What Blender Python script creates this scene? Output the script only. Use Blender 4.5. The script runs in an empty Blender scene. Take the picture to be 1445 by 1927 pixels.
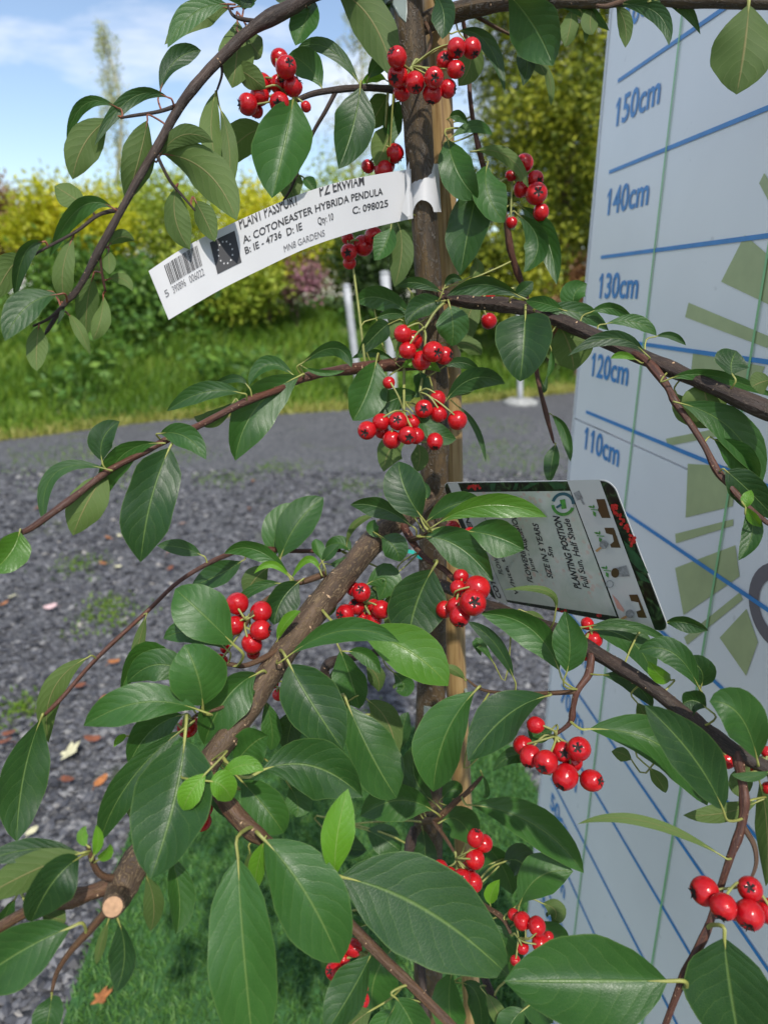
import bpy, math, random
from mathutils import Vector, Matrix, noise

random.seed(7)
SC = bpy.context.scene
COL = SC.collection

# ------------------------------------------------------------------ camera
CAM_H, FPX, PITCH, ROLL = 1.2489, 1304.6, 0.30123, 0.00986
IW, IH = 1445.0, 1927.0
_F = Vector((0, math.cos(PITCH), -math.sin(PITCH)))
_R0 = Vector((1, 0, 0))
_U0 = _R0.cross(_F)
_R = _R0 * math.cos(ROLL) + _U0 * math.sin(ROLL)
_U = -_R0 * math.sin(ROLL) + _U0 * math.cos(ROLL)
CAM = Vector((0, 0, CAM_H))
cam_data = bpy.data.cameras.new('camera')
cam = bpy.data.objects.new('camera', cam_data)
COL.objects.link(cam)
m = Matrix((_R, _U, -_F)).transposed().to_4x4()
m.translation = CAM
cam.matrix_world = m
cam_data.sensor_fit = 'VERTICAL'
cam_data.sensor_height = 36.0
cam_data.lens = 36.0 * FPX / IH
cam_data.clip_start = 0.02
cam_data.clip_end = 2000
cam_data.dof.use_dof = True
cam_data.dof.focus_distance = 0.50
cam_data.dof.aperture_fstop = 7.0
SC.camera = cam

# ------------------------------------------------------------------ world and sun
SUN_DIR = Vector((0.16, -0.62, 0.77)).normalized()
world = bpy.data.worlds.new('World')
SC.world = world
world.use_nodes = True
nt = world.node_tree
nt.nodes.clear()
N = nt.nodes.new
L = nt.links.new
wo = N('ShaderNodeOutputWorld')
bg = N('ShaderNodeBackground')
bg.inputs['Strength'].default_value = 0.115
sky = N('ShaderNodeTexSky')
sky.sky_type = 'NISHITA'
sky.sun_disc = False
sky.sun_elevation = math.asin(SUN_DIR.z)
sky.sun_rotation = math.atan2(SUN_DIR.x, SUN_DIR.y)
sky.air_density = 1.0
sky.dust_density = 0.6
sky.ozone_density = 1.2
tc = N('ShaderNodeTexCoord')
mp = N('ShaderNodeMapping')
mp.inputs['Scale'].default_value = (1.0, 1.0, 2.6)
mp.inputs['Location'].default_value = (5.1, 0.4, 1.2)
nz = N('ShaderNodeTexNoise')
nz.inputs['Scale'].default_value = 2.3
nz.inputs['Detail'].default_value = 7
nz.inputs['Roughness'].default_value = 0.58
nz.inputs['Distortion'].default_value = 0.25
rp = N('ShaderNodeValToRGB')
rp.color_ramp.elements[0].position = 0.47
rp.color_ramp.elements[0].color = (0.04, 0.04, 0.04, 1)
rp.color_ramp.elements[1].position = 0.66
rp.color_ramp.elements[1].color = (1, 1, 1, 1)
mx = N('ShaderNodeMix')
mx.data_type = 'RGBA'
mx.inputs[7].default_value = (7.4, 7.6, 8.1, 1)
gain = N('ShaderNodeMix')
gain.data_type = 'RGBA'
gain.blend_type = 'MULTIPLY'
gain.inputs[0].default_value = 1.0
gain.inputs[7].default_value = (1.15, 1.15, 1.15, 1)
L(tc.outputs['Generated'], mp.inputs['Vector'])
L(mp.outputs['Vector'], nz.inputs['Vector'])
L(nz.outputs['Fac'], rp.inputs['Fac'])
L(sky.outputs['Color'], gain.inputs[6])
L(rp.outputs['Color'], mx.inputs[0])
L(gain.outputs[2], mx.inputs[6])
L(mx.outputs[2], bg.inputs['Color'])
L(bg.outputs['Background'], wo.inputs['Surface'])

sun_data = bpy.data.lights.new('sun', 'SUN')
sun_data.energy = 2.8
sun_data.angle = math.radians(1.2)
sun_data.color = (1.0, 0.95, 0.87)
sun = bpy.data.objects.new('sun', sun_data)
COL.objects.link(sun)
sun.location = (0, -5, 12)
sun.rotation_euler = SUN_DIR.to_track_quat('Z', 'Y').to_euler()

SC.view_settings.view_transform = 'Standard'
SC.view_settings.look = 'None'
SC.view_settings.gamma = 1.0
SC.view_settings.use_curve_mapping = False
SC.view_settings.exposure = 0.45
SC.render.engine = 'CYCLES'
SC.cycles.max_bounces = 8
SC.cycles.transparent_max_bounces = 8

# ------------------------------------------------------------------ helpers
def ray(px, py):
    return _F + _R * ((px - IW / 2) / FPX) - _U * ((py - IH / 2) / FPX)

def P(px, py, d):
    """point of the place seen at photo pixel px,py at depth d metres"""
    return CAM + ray(px, py) * d

def on_ground(px, py, z=0.0):
    r = ray(px, py)
    return CAM + r * ((z - CAM_H) / r.z)

def link_mesh(name, verts, faces, mats, parent=None, mat_idx=None, smooth=False, uvs=None):
    me = bpy.data.meshes.new(name)
    me.from_pydata([tuple(v) for v in verts], [], faces)
    if not isinstance(mats, (list, tuple)):
        mats = [mats]
    for mt in mats:
        me.materials.append(mt)
    if mat_idx:
        me.polygons.foreach_set('material_index', mat_idx)
    if smooth:
        me.polygons.foreach_set('use_smooth', [True] * len(me.polygons))
    if uvs:
        ul = me.uv_layers.new(name='UVMap')
        flat = []
        for p in me.polygons:
            for vi in p.vertices:
                flat.extend(uvs[vi])
        ul.data.foreach_set('uv', flat)
    me.update()
    o = bpy.data.objects.new(name, me)
    COL.objects.link(o)
    if parent is not None:
        o.parent = parent
    return o

def empty(name, label, cat, loc=(0, 0, 0), group=None):
    o = bpy.data.objects.new(name, None)
    o.empty_display_size = 0.05
    o.location = loc
    COL.objects.link(o)
    tag(o, label, cat, group)
    return o

def tag(o, label=None, cat=None, group=None, kind=None):
    if label: o['label'] = label
    if cat: o['category'] = cat
    if group: o['group'] = group
    if kind: o['kind'] = kind
    return o

def local(o, parent):
    """parts are modelled in world space; keep them there under an Empty that has a location"""
    o.parent = parent
    o.matrix_parent_inverse = Matrix.Translation(-Vector(parent.location))
    return o

def catmull(pts, sub=5):
    n = len(pts)
    if n < 3:
        out = []
        for i in range(sub + 1):
            t = i / sub
            out.append([a + (b - a) * t for a, b in zip(pts[0], pts[1])])
        return out
    out = []
    for i in range(n - 1):
        p0 = pts[max(i - 1, 0)]; p1 = pts[i]; p2 = pts[i + 1]; p3 = pts[min(i + 2, n - 1)]
        for k in range(sub):
            t = k / sub
            out.append([0.5 * (2 * b + (c - a) * t + (2 * a - 5 * b + 4 * c - d) * t * t + (-a + 3 * b - 3 * c + d) * t ** 3)
                        for a, b, c, d in zip(p0, p1, p2, p3)])
    out.append(list(pts[-1]))
    return out

def tube(points, radii, sides=8, cap=True, rough=0.0, seed=0.0, v0=None):
    """verts, faces, uvs of a tapered tube along points"""
    n = len(points)
    verts, faces, uvs = [], [], []
    t = (points[1] - points[0]).normalized()
    ref = Vector((0, 0, 1)) if abs(t.z) < 0.9 else Vector((1, 0, 0))
    nrm = t.cross(ref).normalized()
    base = 0
    dist = 0.0
    for i in range(n):
        if i == 0: tt = (points[1] - points[0])
        elif i == n - 1: tt = (points[-1] - points[-2])
        else: tt = (points[i + 1] - points[i - 1])
        if tt.length < 1e-9: tt = t
        t = tt.normalized()
        nrm = (nrm - t * nrm.dot(t))
        if nrm.length < 1e-6: nrm = t.orthogonal()
        nrm.normalize()
        bi = t.cross(nrm)
        if i: dist += (points[i] - points[i - 1]).length
        for k in range(sides + 1):
            a = 2 * math.pi * k / sides
            r = radii[i]
            if rough:
                kk = k % sides
                q = Vector((math.cos(2 * math.pi * kk / sides) * 1.4 + seed, math.sin(2 * math.pi * kk / sides) * 1.4, dist * 60))
                r *= 1 + rough * noise.noise(q) + 0.5 * rough * noise.noise(q * 2.7)
            verts.append(points[i] + (nrm * math.cos(a) + bi * math.sin(a)) * r)
            uvs.append((k / sides, dist))
    w = sides + 1
    for i in range(n - 1):
        for k in range(sides):
            faces.append((i * w + k, i * w + k + 1, (i + 1) * w + k + 1, (i + 1) * w + k))
    if cap:
        for i in (0, n - 1):
            c = len(verts)
            verts.append(points[i]); uvs.append((0.5, dist if i else 0))
            for k in range(sides):
                a, b = i * w + k, i * w + k + 1
                faces.append((c, b, a) if i == 0 else (c, a, b))
    return verts, faces, uvs

class Bag:
    """collects shapes into one mesh"""
    def __init__(s): s.v = []; s.f = []; s.m = []; s.uv = []
    def add(s, v, f, uv=None, mi=0):
        o = len(s.v)
        s.v += v
        s.f += [tuple(i + o for i in q) for q in f]
        s.m += [mi] * len(f)
        s.uv += uv if uv else [(0, 0)] * len(v)
    def build(s, name, mats, parent=None, smooth=False):
        return link_mesh(name, s.v, s.f, mats, parent, s.m, smooth, s.uv)

def box_mesh(c0, c1):
    x0, y0, z0 = c0; x1, y1, z1 = c1
    v = [Vector(p) for p in ((x0, y0, z0), (x1, y0, z0), (x1, y1, z0), (x0, y1, z0), (x0, y0, z1), (x1, y0, z1), (x1, y1, z1), (x0, y1, z1))]
    f = [(0, 3, 2, 1), (4, 5, 6, 7), (0, 1, 5, 4), (1, 2, 6, 5), (2, 3, 7, 6), (3, 0, 4, 7)]
    return v, f

def text_mesh_raw_width(s, bold):
    cu = bpy.data.curves.new('lettering', 'FONT')
    cu.body = s; cu.size = 1.0; cu.offset = bold; cu.resolution_u = 3
    ob = bpy.data.objects.new('lettering', cu)
    COL.objects.link(ob)
    dg = bpy.context.evaluated_depsgraph_get()
    me = ob.evaluated_get(dg).to_mesh()
    xs = [v.co.x / 0.70 for v in me.vertices]
    w = max(xs) - min(xs)
    ob.evaluated_get(dg).to_mesh_clear()
    bpy.data.objects.remove(ob); bpy.data.curves.remove(cu)
    return w
_text_cache = {}
def text_mesh(s, bold=0.0):
    """flat glyph mesh of a string: height-normalised verts (cap height 1), faces, width"""
    key = (s, bold)
    if key in _text_cache: return _text_cache[key]
    cu = bpy.data.curves.new('lettering', 'FONT')
    cu.body = s
    cu.size = 1.0
    cu.offset = bold
    cu.resolution_u = 3
    ob = bpy.data.objects.new('lettering', cu)
    COL.objects.link(ob)
    dg = bpy.context.evaluated_depsgraph_get()
    me = ob.evaluated_get(dg).to_mesh()
    cap = 0.70
    vs = [(v.co.x / cap, v.co.y / cap) for v in me.vertices]
    fs = [tuple(p.vertices) for p in me.polygons]
    ob.evaluated_get(dg).to_mesh_clear()
    bpy.data.objects.remove(ob)
    bpy.data.curves.remove(cu)
    x0 = min(v[0] for v in vs); x1 = max(v[0] for v in vs)
    vs = [(x - x0, y) for x, y in vs]
    for i, ch in enumerate(s):          # the figure one gets its flag
        if ch != '1': continue
        xr = (x1 - x0) if s == '1' else text_mesh_raw_width(s[:i + 1], bold)
        st = 0.13 + bold
        xl = xr - st
        o = len(vs)
        vs += [(xl + 0.01, 1.0), (xl - 0.20, 0.80), (xl - 0.20, 0.80 - st * 1.05), (xl + 0.01, 0.98 - st * 1.2)]
        fs.append((o, o + 1, o + 2, o + 3))
    _text_cache[key] = (vs, fs, x1 - x0)
    return _text_cache[key]

# ------------------------------------------------------------------ materials
def new_mat(name):
    mt = bpy.data.materials.new(name)
    mt.use_nodes = True
    t = mt.node_tree
    b = t.nodes['Principled BSDF']
    return mt, t, b

def plain(name, col, rough=0.6, spec=0.5, var=0.0, scale=30, bump=0.0, coat=0.0):
    mt, t, b = new_mat(name)
    b.inputs['Base Color'].default_value = (*col, 1)
    b.inputs['Roughness'].default_value = rough
    b.inputs['Specular IOR Level'].default_value = spec
    if coat:
        b.inputs['Coat Weight'].default_value = coat
        b.inputs['Coat Roughness'].default_value = 0.12
    if var or bump:
        c = t.nodes.new('ShaderNodeTexCoord')
        n = t.nodes.new('ShaderNodeTexNoise')
        n.inputs['Scale'].default_value = scale
        n.inputs['Detail'].default_value = 5
        t.links.new(c.outputs['Object'], n.inputs['Vector'])
        if var:
            r = t.nodes.new('ShaderNodeValToRGB')
            r.color_ramp.elements[0].position = 0.3
            r.color_ramp.elements[1].position = 0.7
            r.color_ramp.elements[0].color = (*[max(0, x * (1 - var)) for x in col], 1)
            r.color_ramp.elements[1].color = (*[min(1, x * (1 + var)) for x in col], 1)
            t.links.new(n.outputs['Fac'], r.inputs['Fac'])
            t.links.new(r.outputs['Color'], b.inputs['Base Color'])
        if bump:
            bp = t.nodes.new('ShaderNodeBump')
            bp.inputs['Strength'].default_value = 0.5
            bp.inputs['Distance'].default_value = bump
            t.links.new(n.outputs['Fac'], bp.inputs['Height'])
            t.links.new(bp.outputs['Normal'], b.inputs['Normal'])
    return mt

def ramp_node(t, stops):
    r = t.nodes.new('ShaderNodeValToRGB')
    e = r.color_ramp.elements
    while len(e) < len(stops): e.new(0.5)
    for el, (p, c) in zip(e, stops):
        el.position = p
        el.color = (*c, 1)
    return r

def math_node(t, op, a=None, b=None, c=None):
    n = t.nodes.new('ShaderNodeMath')
    n.operation = op
    for i, x in enumerate((a, b, c)):
        if x is None: continue
        if isinstance(x, (int, float)): n.inputs[i].default_value = x
        else: t.links.new(x, n.inputs[i])
    return n.outputs[0]

def maprange(t, x, a, b, c=0.0, d=1.0):
    n = t.nodes.new('ShaderNodeMapRange')
    n.clamp = True
    n.inputs[1].default_value = a; n.inputs[2].default_value = b
    n.inputs[3].default_value = c; n.inputs[4].default_value = d
    t.links.new(x, n.inputs[0])
    return n.outputs[0]

def mixcol(t, fac, a, b, blend='MIX'):
    n = t.nodes.new('ShaderNodeMix')
    n.data_type = 'RGBA'
    n.blend_type = blend
    for i, x in ((0, fac), (6, a), (7, b)):
        if isinstance(x, (int, float)): n.inputs[i].default_value = x
        elif isinstance(x, tuple): n.inputs[i].default_value = (*x, 1)
        else: t.links.new(x, n.inputs[i])
    return n.outputs[2]

def leaf_material(name, dark, light, under_d, under_l, vein, trans, tw=0.22, rough=0.36):
    mt, t, b = new_mat(name)
    uv = t.nodes.new('ShaderNodeUVMap'); uv.uv_map = 'UVMap'
    sp = t.nodes.new('ShaderNodeSeparateXYZ')
    t.links.new(uv.outputs['UV'], sp.inputs[0])
    u = sp.outputs[0]
    a = math_node(t, 'ABSOLUTE', math_node(t, 'SUBTRACT', math_node(t, 'MULTIPLY', sp.outputs[1], 2.0), 1.0))
    oi = t.nodes.new('ShaderNodeObjectInfo')
    tcn = t.nodes.new('ShaderNodeTexCoord')
    off = t.nodes.new('ShaderNodeVectorMath'); off.operation = 'ADD'
    cmb = t.nodes.new('ShaderNodeCombineXYZ')
    t.links.new(math_node(t, 'MULTIPLY', oi.outputs['Random'], 37.0), cmb.inputs[0])
    t.links.new(uv.outputs['UV'], off.inputs[0]); t.links.new(cmb.outputs[0], off.inputs[1])
    n1 = t.nodes.new('ShaderNodeTexNoise')
    n1.inputs['Scale'].default_value = 3.5; n1.inputs['Detail'].default_value = 5
    t.links.new(off.outputs[0], n1.inputs['Vector'])
    wob = math_node(t, 'MULTIPLY', n1.outputs['Fac'], 0.9)
    # side veins sweeping forward
    q = math_node(t, 'ADD', math_node(t, 'SUBTRACT', math_node(t, 'MULTIPLY', u, 8.0),
                                      math_node(t, 'MULTIPLY', math_node(t, 'POWER', a, 1.25), 2.1)), wob)
    fr = math_node(t, 'ABSOLUTE', math_node(t, 'SUBTRACT', math_node(t, 'FRACT', q), 0.5))
    side = maprange(t, fr, 0.0, 0.055, 1.0, 0.0)
    side = math_node(t, 'MULTIPLY', side, maprange(t, a, 0.75, 0.98, 1.0, 0.0))
    ridge = maprange(t, fr, 0.0, 0.5, 0.0, 1.0)
    mid = maprange(t, a, 0.012, 0.05, 1.0, 0.0)
    margin = maprange(t, a, 0.955, 0.99, 0.0, 1.0)
    # fine reticulation
    vo = t.nodes.new('ShaderNodeTexVoronoi'); vo.feature = 'DISTANCE_TO_EDGE'
    vo.inputs['Scale'].default_value = 26
    st = t.nodes.new('ShaderNodeVectorMath'); st.operation = 'MULTIPLY'
    st.inputs[1].default_value = (2.2, 1.0, 1.0)
    t.links.new(off.outputs[0], st.inputs[0]); t.links.new(st.outputs[0], vo.inputs['Vector'])
    net = maprange(t, vo.outputs['Distance'], 0.0, 0.12, 1.0, 0.0)
    fac = math_node(t, 'ADD', math_node(t, 'MULTIPLY', n1.outputs['Fac'], 0.6), math_node(t, 'MULTIPLY', oi.outputs['Random'], 0.9))
    fac = maprange(t, fac, 0.25, 1.2)
    top = mixcol(t, fac, dark, light)
    # small blemishes
    n2 = t.nodes.new('ShaderNodeTexNoise'); n2.inputs['Scale'].default_value = 14; n2.inputs['Detail'].default_value = 3
    t.links.new(off.outputs[0], n2.inputs['Vector'])
    top = mixcol(t, maprange(t, n2.outputs['Fac'], 0.70, 0.76, 0.0, 0.55), top, (0.045, 0.05, 0.02))
    top = mixcol(t, math_node(t, 'MULTIPLY', net, 0.10), top, vein)
    top = mixcol(t, math_node(t, 'MULTIPLY', side, 0.20), top, vein)
    top = mixcol(t, math_node(t, 'MULTIPLY', mid, 0.75), top, vein)
    top = mixcol(t, math_node(t, 'MULTIPLY', margin, 0.40), top, vein)
    und = mixcol(t, fac, under_d, under_l)
    und = mixcol(t, math_node(t, 'MULTIPLY', side, 0.22), und, (0.26, 0.27, 0.12))
    und = mixcol(t, math_node(t, 'MULTIPLY', mid, 0.75), und, (0.27, 0.22, 0.09))
    geo = t.nodes.new('ShaderNodeNewGeometry')
    col = mixcol(t, geo.outputs['Backfacing'], top, und)
    t.links.new(col, b.inputs['Base Color'])
    rg = math_node(t, 'ADD', math_node(t, 'MULTIPLY', n1.outputs['Fac'], 0.16), rough - 0.08)
    rg = math_node(t, 'ADD', rg, math_node(t, 'MULTIPLY', geo.outputs['Backfacing'], 0.28))
    t.links.new(rg, b.inputs['Roughness'])
    b.inputs['Specular IOR Level'].default_value = 0.48
    hgt = math_node(t, 'ADD', math_node(t, 'MULTIPLY', math_node(t, 'SQRT', ridge), 0.5), math_node(t, 'MULTIPLY', math_node(t, 'SUBTRACT', 1.0, net), 0.10))
    hgt = math_node(t, 'SUBTRACT', hgt, math_node(t, 'MULTIPLY', mid, 0.7))
    bp = t.nodes.new('ShaderNodeBump')
    bp.inputs['Strength'].default_value = 0.55
    bp.inputs['Distance'].default_value = 0.0006
    t.links.new(hgt, bp.inputs['Height'])
    t.links.new(bp.outputs['Normal'], b.inputs['Normal'])
    tr = t.nodes.new('ShaderNodeBsdfTranslucent')
    t.links.new(mixcol(t, 0.75, col, trans), tr.inputs['Color'])
    ms = t.nodes.new('ShaderNodeMixShader')
    ms.inputs[0].default_value = tw
    t.links.new(b.outputs[0], ms.inputs[1]); t.links.new(tr.outputs[0], ms.inputs[2])
    t.links.new(ms.outputs[0], t.nodes['Material Output'].inputs['Surface'])
    return mt

M = {}
M['leaf'] = leaf_material('cotoneaster_leaf', (0.0075, 0.036, 0.0080), (0.034, 0.115, 0.016), (0.060, 0.105, 0.020), (0.098, 0.155, 0.032),
                          (0.13, 0.21, 0.05), (0.16, 0.30, 0.03), 0.18, 0.40)
M['lime'] = leaf_material('lime_leaf', (0.038, 0.125, 0.010), (0.070, 0.185, 0.014), (0.10, 0.17, 0.03), (0.14, 0.21, 0.045),
                          (0.17, 0.27, 0.05), (0.22, 0.40, 0.03), 0.22, 0.32)
M['young'] = leaf_material('young_leaf', (0.075, 0.215, 0.010), (0.125, 0.31, 0.016), (0.12, 0.22, 0.03), (0.16, 0.27, 0.045),
                           (0.27, 0.40, 0.10), (0.30, 0.50, 0.03), 0.28, 0.33)

def bark_material(name, c0, c1, crack, bump=0.0012, fleck=0.5, rough=0.62):
    mt, t, b = new_mat(name)
    uv = t.nodes.new('ShaderNodeUVMap'); uv.uv_map = 'UVMap'
    mpn = t.nodes.new('ShaderNodeMapping')
    mpn.inputs['Scale'].default_value = (7.0, 24.0, 1.0)
    t.links.new(uv.outputs['UV'], mpn.inputs['Vector'])
    n1 = t.nodes.new('ShaderNodeTexNoise'); n1.inputs['Scale'].default_value = 1.2; n1.inputs['Detail'].default_value = 6
    n1.inputs['Roughness'].default_value = 0.65
    t.links.new(mpn.outputs[0], n1.inputs['Vector'])
    mp2 = t.nodes.new('ShaderNodeMapping')
    mp2.inputs['Scale'].default_value = (9.0, 55.0, 1.0)
    t.links.new(uv.outputs['UV'], mp2.inputs['Vector'])
    n2 = t.nodes.new('ShaderNodeTexNoise'); n2.inputs['Scale'].default_value = 1.0; n2.inputs['Detail'].default_value = 4
    n2.inputs['Distortion'].default_value = 2.0
    t.links.new(mp2.outputs[0], n2.inputs['Vector'])
    line = maprange(t, math_node(t, 'ABSOLUTE', math_node(t, 'SUBTRACT', n2.outputs['Fac'], 0.5)), 0.0, 0.040, 1.0, 0.0)
    col = mixcol(t, maprange(t, n1.outputs['Fac'], 0.32, 0.68), c0, c1)
    n3 = t.nodes.new('ShaderNodeTexNoise'); n3.inputs['Scale'].default_value = 0.55; n3.inputs['Detail'].default_value = 3
    t.links.new(mpn.outputs[0], n3.inputs['Vector'])
    col = mixcol(t, maprange(t, n3.outputs['Fac'], 0.40, 0.62, 0.0, 0.65), col, tuple(q * 0.42 for q in c0))
    col = mixcol(t, math_node(t, 'MULTIPLY', line, fleck), col, crack)
    t.links.new(col, b.inputs['Base Color'])
    b.inputs['Roughness'].default_value = rough
    bp = t.nodes.new('ShaderNodeBump'); bp.inputs['Strength'].default_value = 0.8; bp.inputs['Distance'].default_value = bump
    h = math_node(t, 'ADD', n1.outputs['Fac'], math_node(t, 'MULTIPLY', line, 0.5))
    t.links.new(h, bp.inputs['Height']); t.links.new(bp.outputs[0], b.inputs['Normal'])
    return mt

M['trunk'] = bark_material('trunk_bark', (0.040, 0.025, 0.014), (0.150, 0.095, 0.038), (0.30, 0.28, 0.25), 0.0016, 0.30)
M['bark'] = bark_material('peeling_bark', (0.050, 0.030, 0.019), (0.135, 0.085, 0.048), (0.34, 0.24, 0.13), 0.0016, 0.62)
M['darkbark'] = bark_material('dark_bark', (0.020, 0.011, 0.008), (0.075, 0.044, 0.030), (0.22, 0.17, 0.13), 0.0008, 0.30)
M['redtwig'] = bark_material('red_twig', (0.055, 0.016, 0.010), (0.125, 0.042, 0.022), (0.35, 0.20, 0.12), 0.0004, 0.25, 0.55)
M['browntwig'] = bark_material('brown_twig', (0.060, 0.025, 0.014), (0.160, 0.080, 0.036), (0.35, 0.25, 0.13), 0.0008, 0.35, 0.6)
M['petiole'] = plain('petiole', (0.27, 0.28, 0.07), 0.5, var=0.25, scale=90)
M['redpetiole'] = plain('red_petiole', (0.22, 0.07, 0.035), 0.5, var=0.3, scale=90)
M['stalk'] = plain('berry_stalk', (0.25, 0.27, 0.08), 0.55, var=0.3, scale=120)
M['calyx'] = plain('calyx', (0.018, 0.010, 0.008), 0.8)
M['cutwood'] = plain('cut_wood', (0.42, 0.25, 0.14), 0.8, var=0.2, scale=400)
M['nick'] = plain('lenticel', (0.45, 0.30, 0.18), 0.8)

def berry_material():
    mt, t, b = new_mat('berry_red')
    c = t.nodes.new('ShaderNodeTexCoord')
    oi = t.nodes.new('ShaderNodeObjectInfo')
    n = t.nodes.new('ShaderNodeTexNoise'); n.inputs['Scale'].default_value = 1.6; n.inputs['Detail'].default_value = 3
    t.links.new(c.outputs['Object'], n.inputs['Vector'])
    col = mixcol(t, maprange(t, n.outputs['Fac'], 0.35, 0.7), (0.42, 0.005, 0.010), (0.56, 0.014, 0.014))
    col = mixcol(t, math_node(t, 'MULTIPLY', oi.outputs['Random'], 0.35), col, (0.36, 0.004, 0.012))
    t.links.new(col, b.inputs['Base Color'])
    b.inputs['Roughness'].default_value = 0.22
    b.inputs['Subsurface Weight'].default_value = 0.12
    b.inputs['Subsurface Radius'].default_value = (0.6, 0.1, 0.08)
    b.inputs['Subsurface Scale'].default_value = 0.004
    n2 = t.nodes.new('ShaderNodeTexNoise'); n2.inputs['Scale'].default_value = 3.5; n2.inputs['Detail'].default_value = 2
    t.links.new(c.outputs['Object'], n2.inputs['Vector'])
    bp = t.nodes.new('ShaderNodeBump'); bp.inputs['Strength'].default_value = 0.35; bp.inputs['Distance'].default_value = 0.0009
    t.links.new(n2.outputs['Fac'], bp.inputs['Height']); t.links.new(bp.outputs[0], b.inputs['Normal'])
    return mt
M['berry'] = berry_material()

# ================================================================== SETTING
def gravel_edge(x):
    pts = [(-9, 3.5), (-3.39, 6.05), (-2.35, 7.15), (-0.6, 7.9), (0.82, 8.5), (1.72, 9.1), (2.53, 9.7), (9, 14)]
    for (a, ya), (b, yb) in zip(pts, pts[1:]):
        if x <= b:
            return ya + (yb - ya) * max(0, (x - a)) / (b - a)
    return pts[-1][1]

def ground_z(x, y):
    d = y - gravel_edge(x)
    if d <= 0: return 0.0
    s = min(1.0, d / 4.2)
    h = 0.86 * s * s * (3 - 2 * s)
    h += 0.10 * noise.noise(Vector((x * 0.9, y * 0.9, 3))) * min(1, d)
    h += 0.02 * max(0, d - 4.2)
    return max(0.0, h)

def ground_materials():
    mt, t, b = new_mat('ground_earth')
    c = t.nodes.new('ShaderNodeTexCoord')
    n = t.nodes.new('ShaderNodeTexNoise'); n.inputs['Scale'].default_value = 1.4; n.inputs['Detail'].default_value = 7
    t.links.new(c.outputs['Object'], n.inputs['Vector'])
    r = ramp_node(t, [(0.32, (0.045, 0.085, 0.018)), (0.52, (0.09, 0.15, 0.025)), (0.72, (0.16, 0.19, 0.04))])
    t.links.new(n.outputs['Fac'], r.inputs[0]); t.links.new(r.outputs[0], b.inputs['Base Color'])
    b.inputs['Roughness'].default_value = 0.9
    M['earth'] = mt
    mt, t, b = new_mat('slate_gravel')
    c = t.nodes.new('ShaderNodeTexCoord')
    v = t.nodes.new('ShaderNodeTexVoronoi'); v.inputs['Scale'].default_value = 75
    t.links.new(c.outputs['Object'], v.inputs['Vector'])
    n = t.nodes.new('ShaderNodeTexNoise'); n.inputs['Scale'].default_value = 1.1; n.inputs['Detail'].default_value = 6
    t.links.new(c.outputs['Object'], n.inputs['Vector'])
    sp = t.nodes.new('ShaderNodeSeparateColor'); t.links.new(v.outputs['Color'], sp.inputs[0])
    r = ramp_node(t, [(0.0, (0.028, 0.029, 0.034)), (0.6, (0.115, 0.116, 0.122)), (0.9, (0.20, 0.20, 0.205)), (1.0, (0.28, 0.27, 0.27))])
    t.links.new(sp.outputs[0], r.inputs[0])
    col = mixcol(t, maprange(t, n.outputs['Fac'], 0.35, 0.7, 0.0, 0.55), r.outputs[0], (0.085, 0.085, 0.090))
    n3 = t.nodes.new('ShaderNodeTexNoise'); n3.inputs['Scale'].default_value = 2.3; n3.inputs['Detail'].default_value = 8
    t.links.new(c.outputs['Object'], n3.inputs['Vector'])
    col = mixcol(t, maprange(t, n3.outputs['Fac'], 0.62, 0.72, 0.0, 0.6), col, (0.085, 0.11, 0.03))
    t.links.new(col, b.inputs['Base Color'])
    b.inputs['Roughness'].default_value = 0.75
    bp = t.nodes.new('ShaderNodeBump'); bp.inputs['Strength'].default_value = 0.9; bp.inputs['Distance'].default_value = 0.012
    bp.invert = True
    t.links.new(v.outputs['Distance'], bp.inputs['Height']); t.links.new(bp.outputs[0], b.inputs['Normal'])
    M['gravel'] = mt
    mt, t, b = new_mat('slate_chips')
    g = t.nodes.new('ShaderNodeNewGeometry')
    r = ramp_node(t, [(0.0, (0.022, 0.022, 0.026)), (0.55, (0.075, 0.076, 0.086)), (0.88, (0.145, 0.145, 0.155)), (0.985, (0.22, 0.215, 0.21)), (1.0, (0.34, 0.31, 0.27))])
    t.links.new(g.outputs['Random Per Island'], r.inputs[0])
    t.links.new(r.outputs[0], b.inputs['Base Color'])
    b.inputs['Roughness'].default_value = 0.6
    M['chips'] = mt
ground_materials()

def leafy_material(name, stops, tw=0.3, rough=0.55):
    """many small leaves: colour differs from leaf to leaf"""
    mt, t, b = new_mat(name)
    g = t.nodes.new('ShaderNodeNewGeometry')
    c = t.nodes.new('ShaderNodeTexCoord')
    n = t.nodes.new('ShaderNodeTexNoise'); n.inputs['Scale'].default_value = 1.3; n.inputs['Detail'].default_value = 4
    t.links.new(c.outputs['Object'], n.inputs['Vector'])
    f = math_node(t, 'ADD', math_node(t, 'MULTIPLY', g.outputs['Random Per Island'], 0.6), math_node(t, 'MULTIPLY', maprange(t, n.outputs['Fac'], 0.3, 0.7), 0.4))
    r = ramp_node(t, stops)
    t.links.new(f, r.inputs[0])
    t.links.new(r.outputs[0], b.inputs['Base Color'])
    b.inputs['Roughness'].default_value = rough
    tr = t.nodes.new('ShaderNodeBsdfTranslucent')
    t.links.new(r.outputs[0], tr.inputs['Color'])
    ms = t.nodes.new('ShaderNodeMixShader'); ms.inputs[0].default_value = tw
    t.links.new(b.outputs[0], ms.inputs[1]); t.links.new(tr.outputs[0], ms.inputs[2])
    t.links.new(ms.outputs[0], t.nodes['Material Output'].inputs['Surface'])
    return mt

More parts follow.
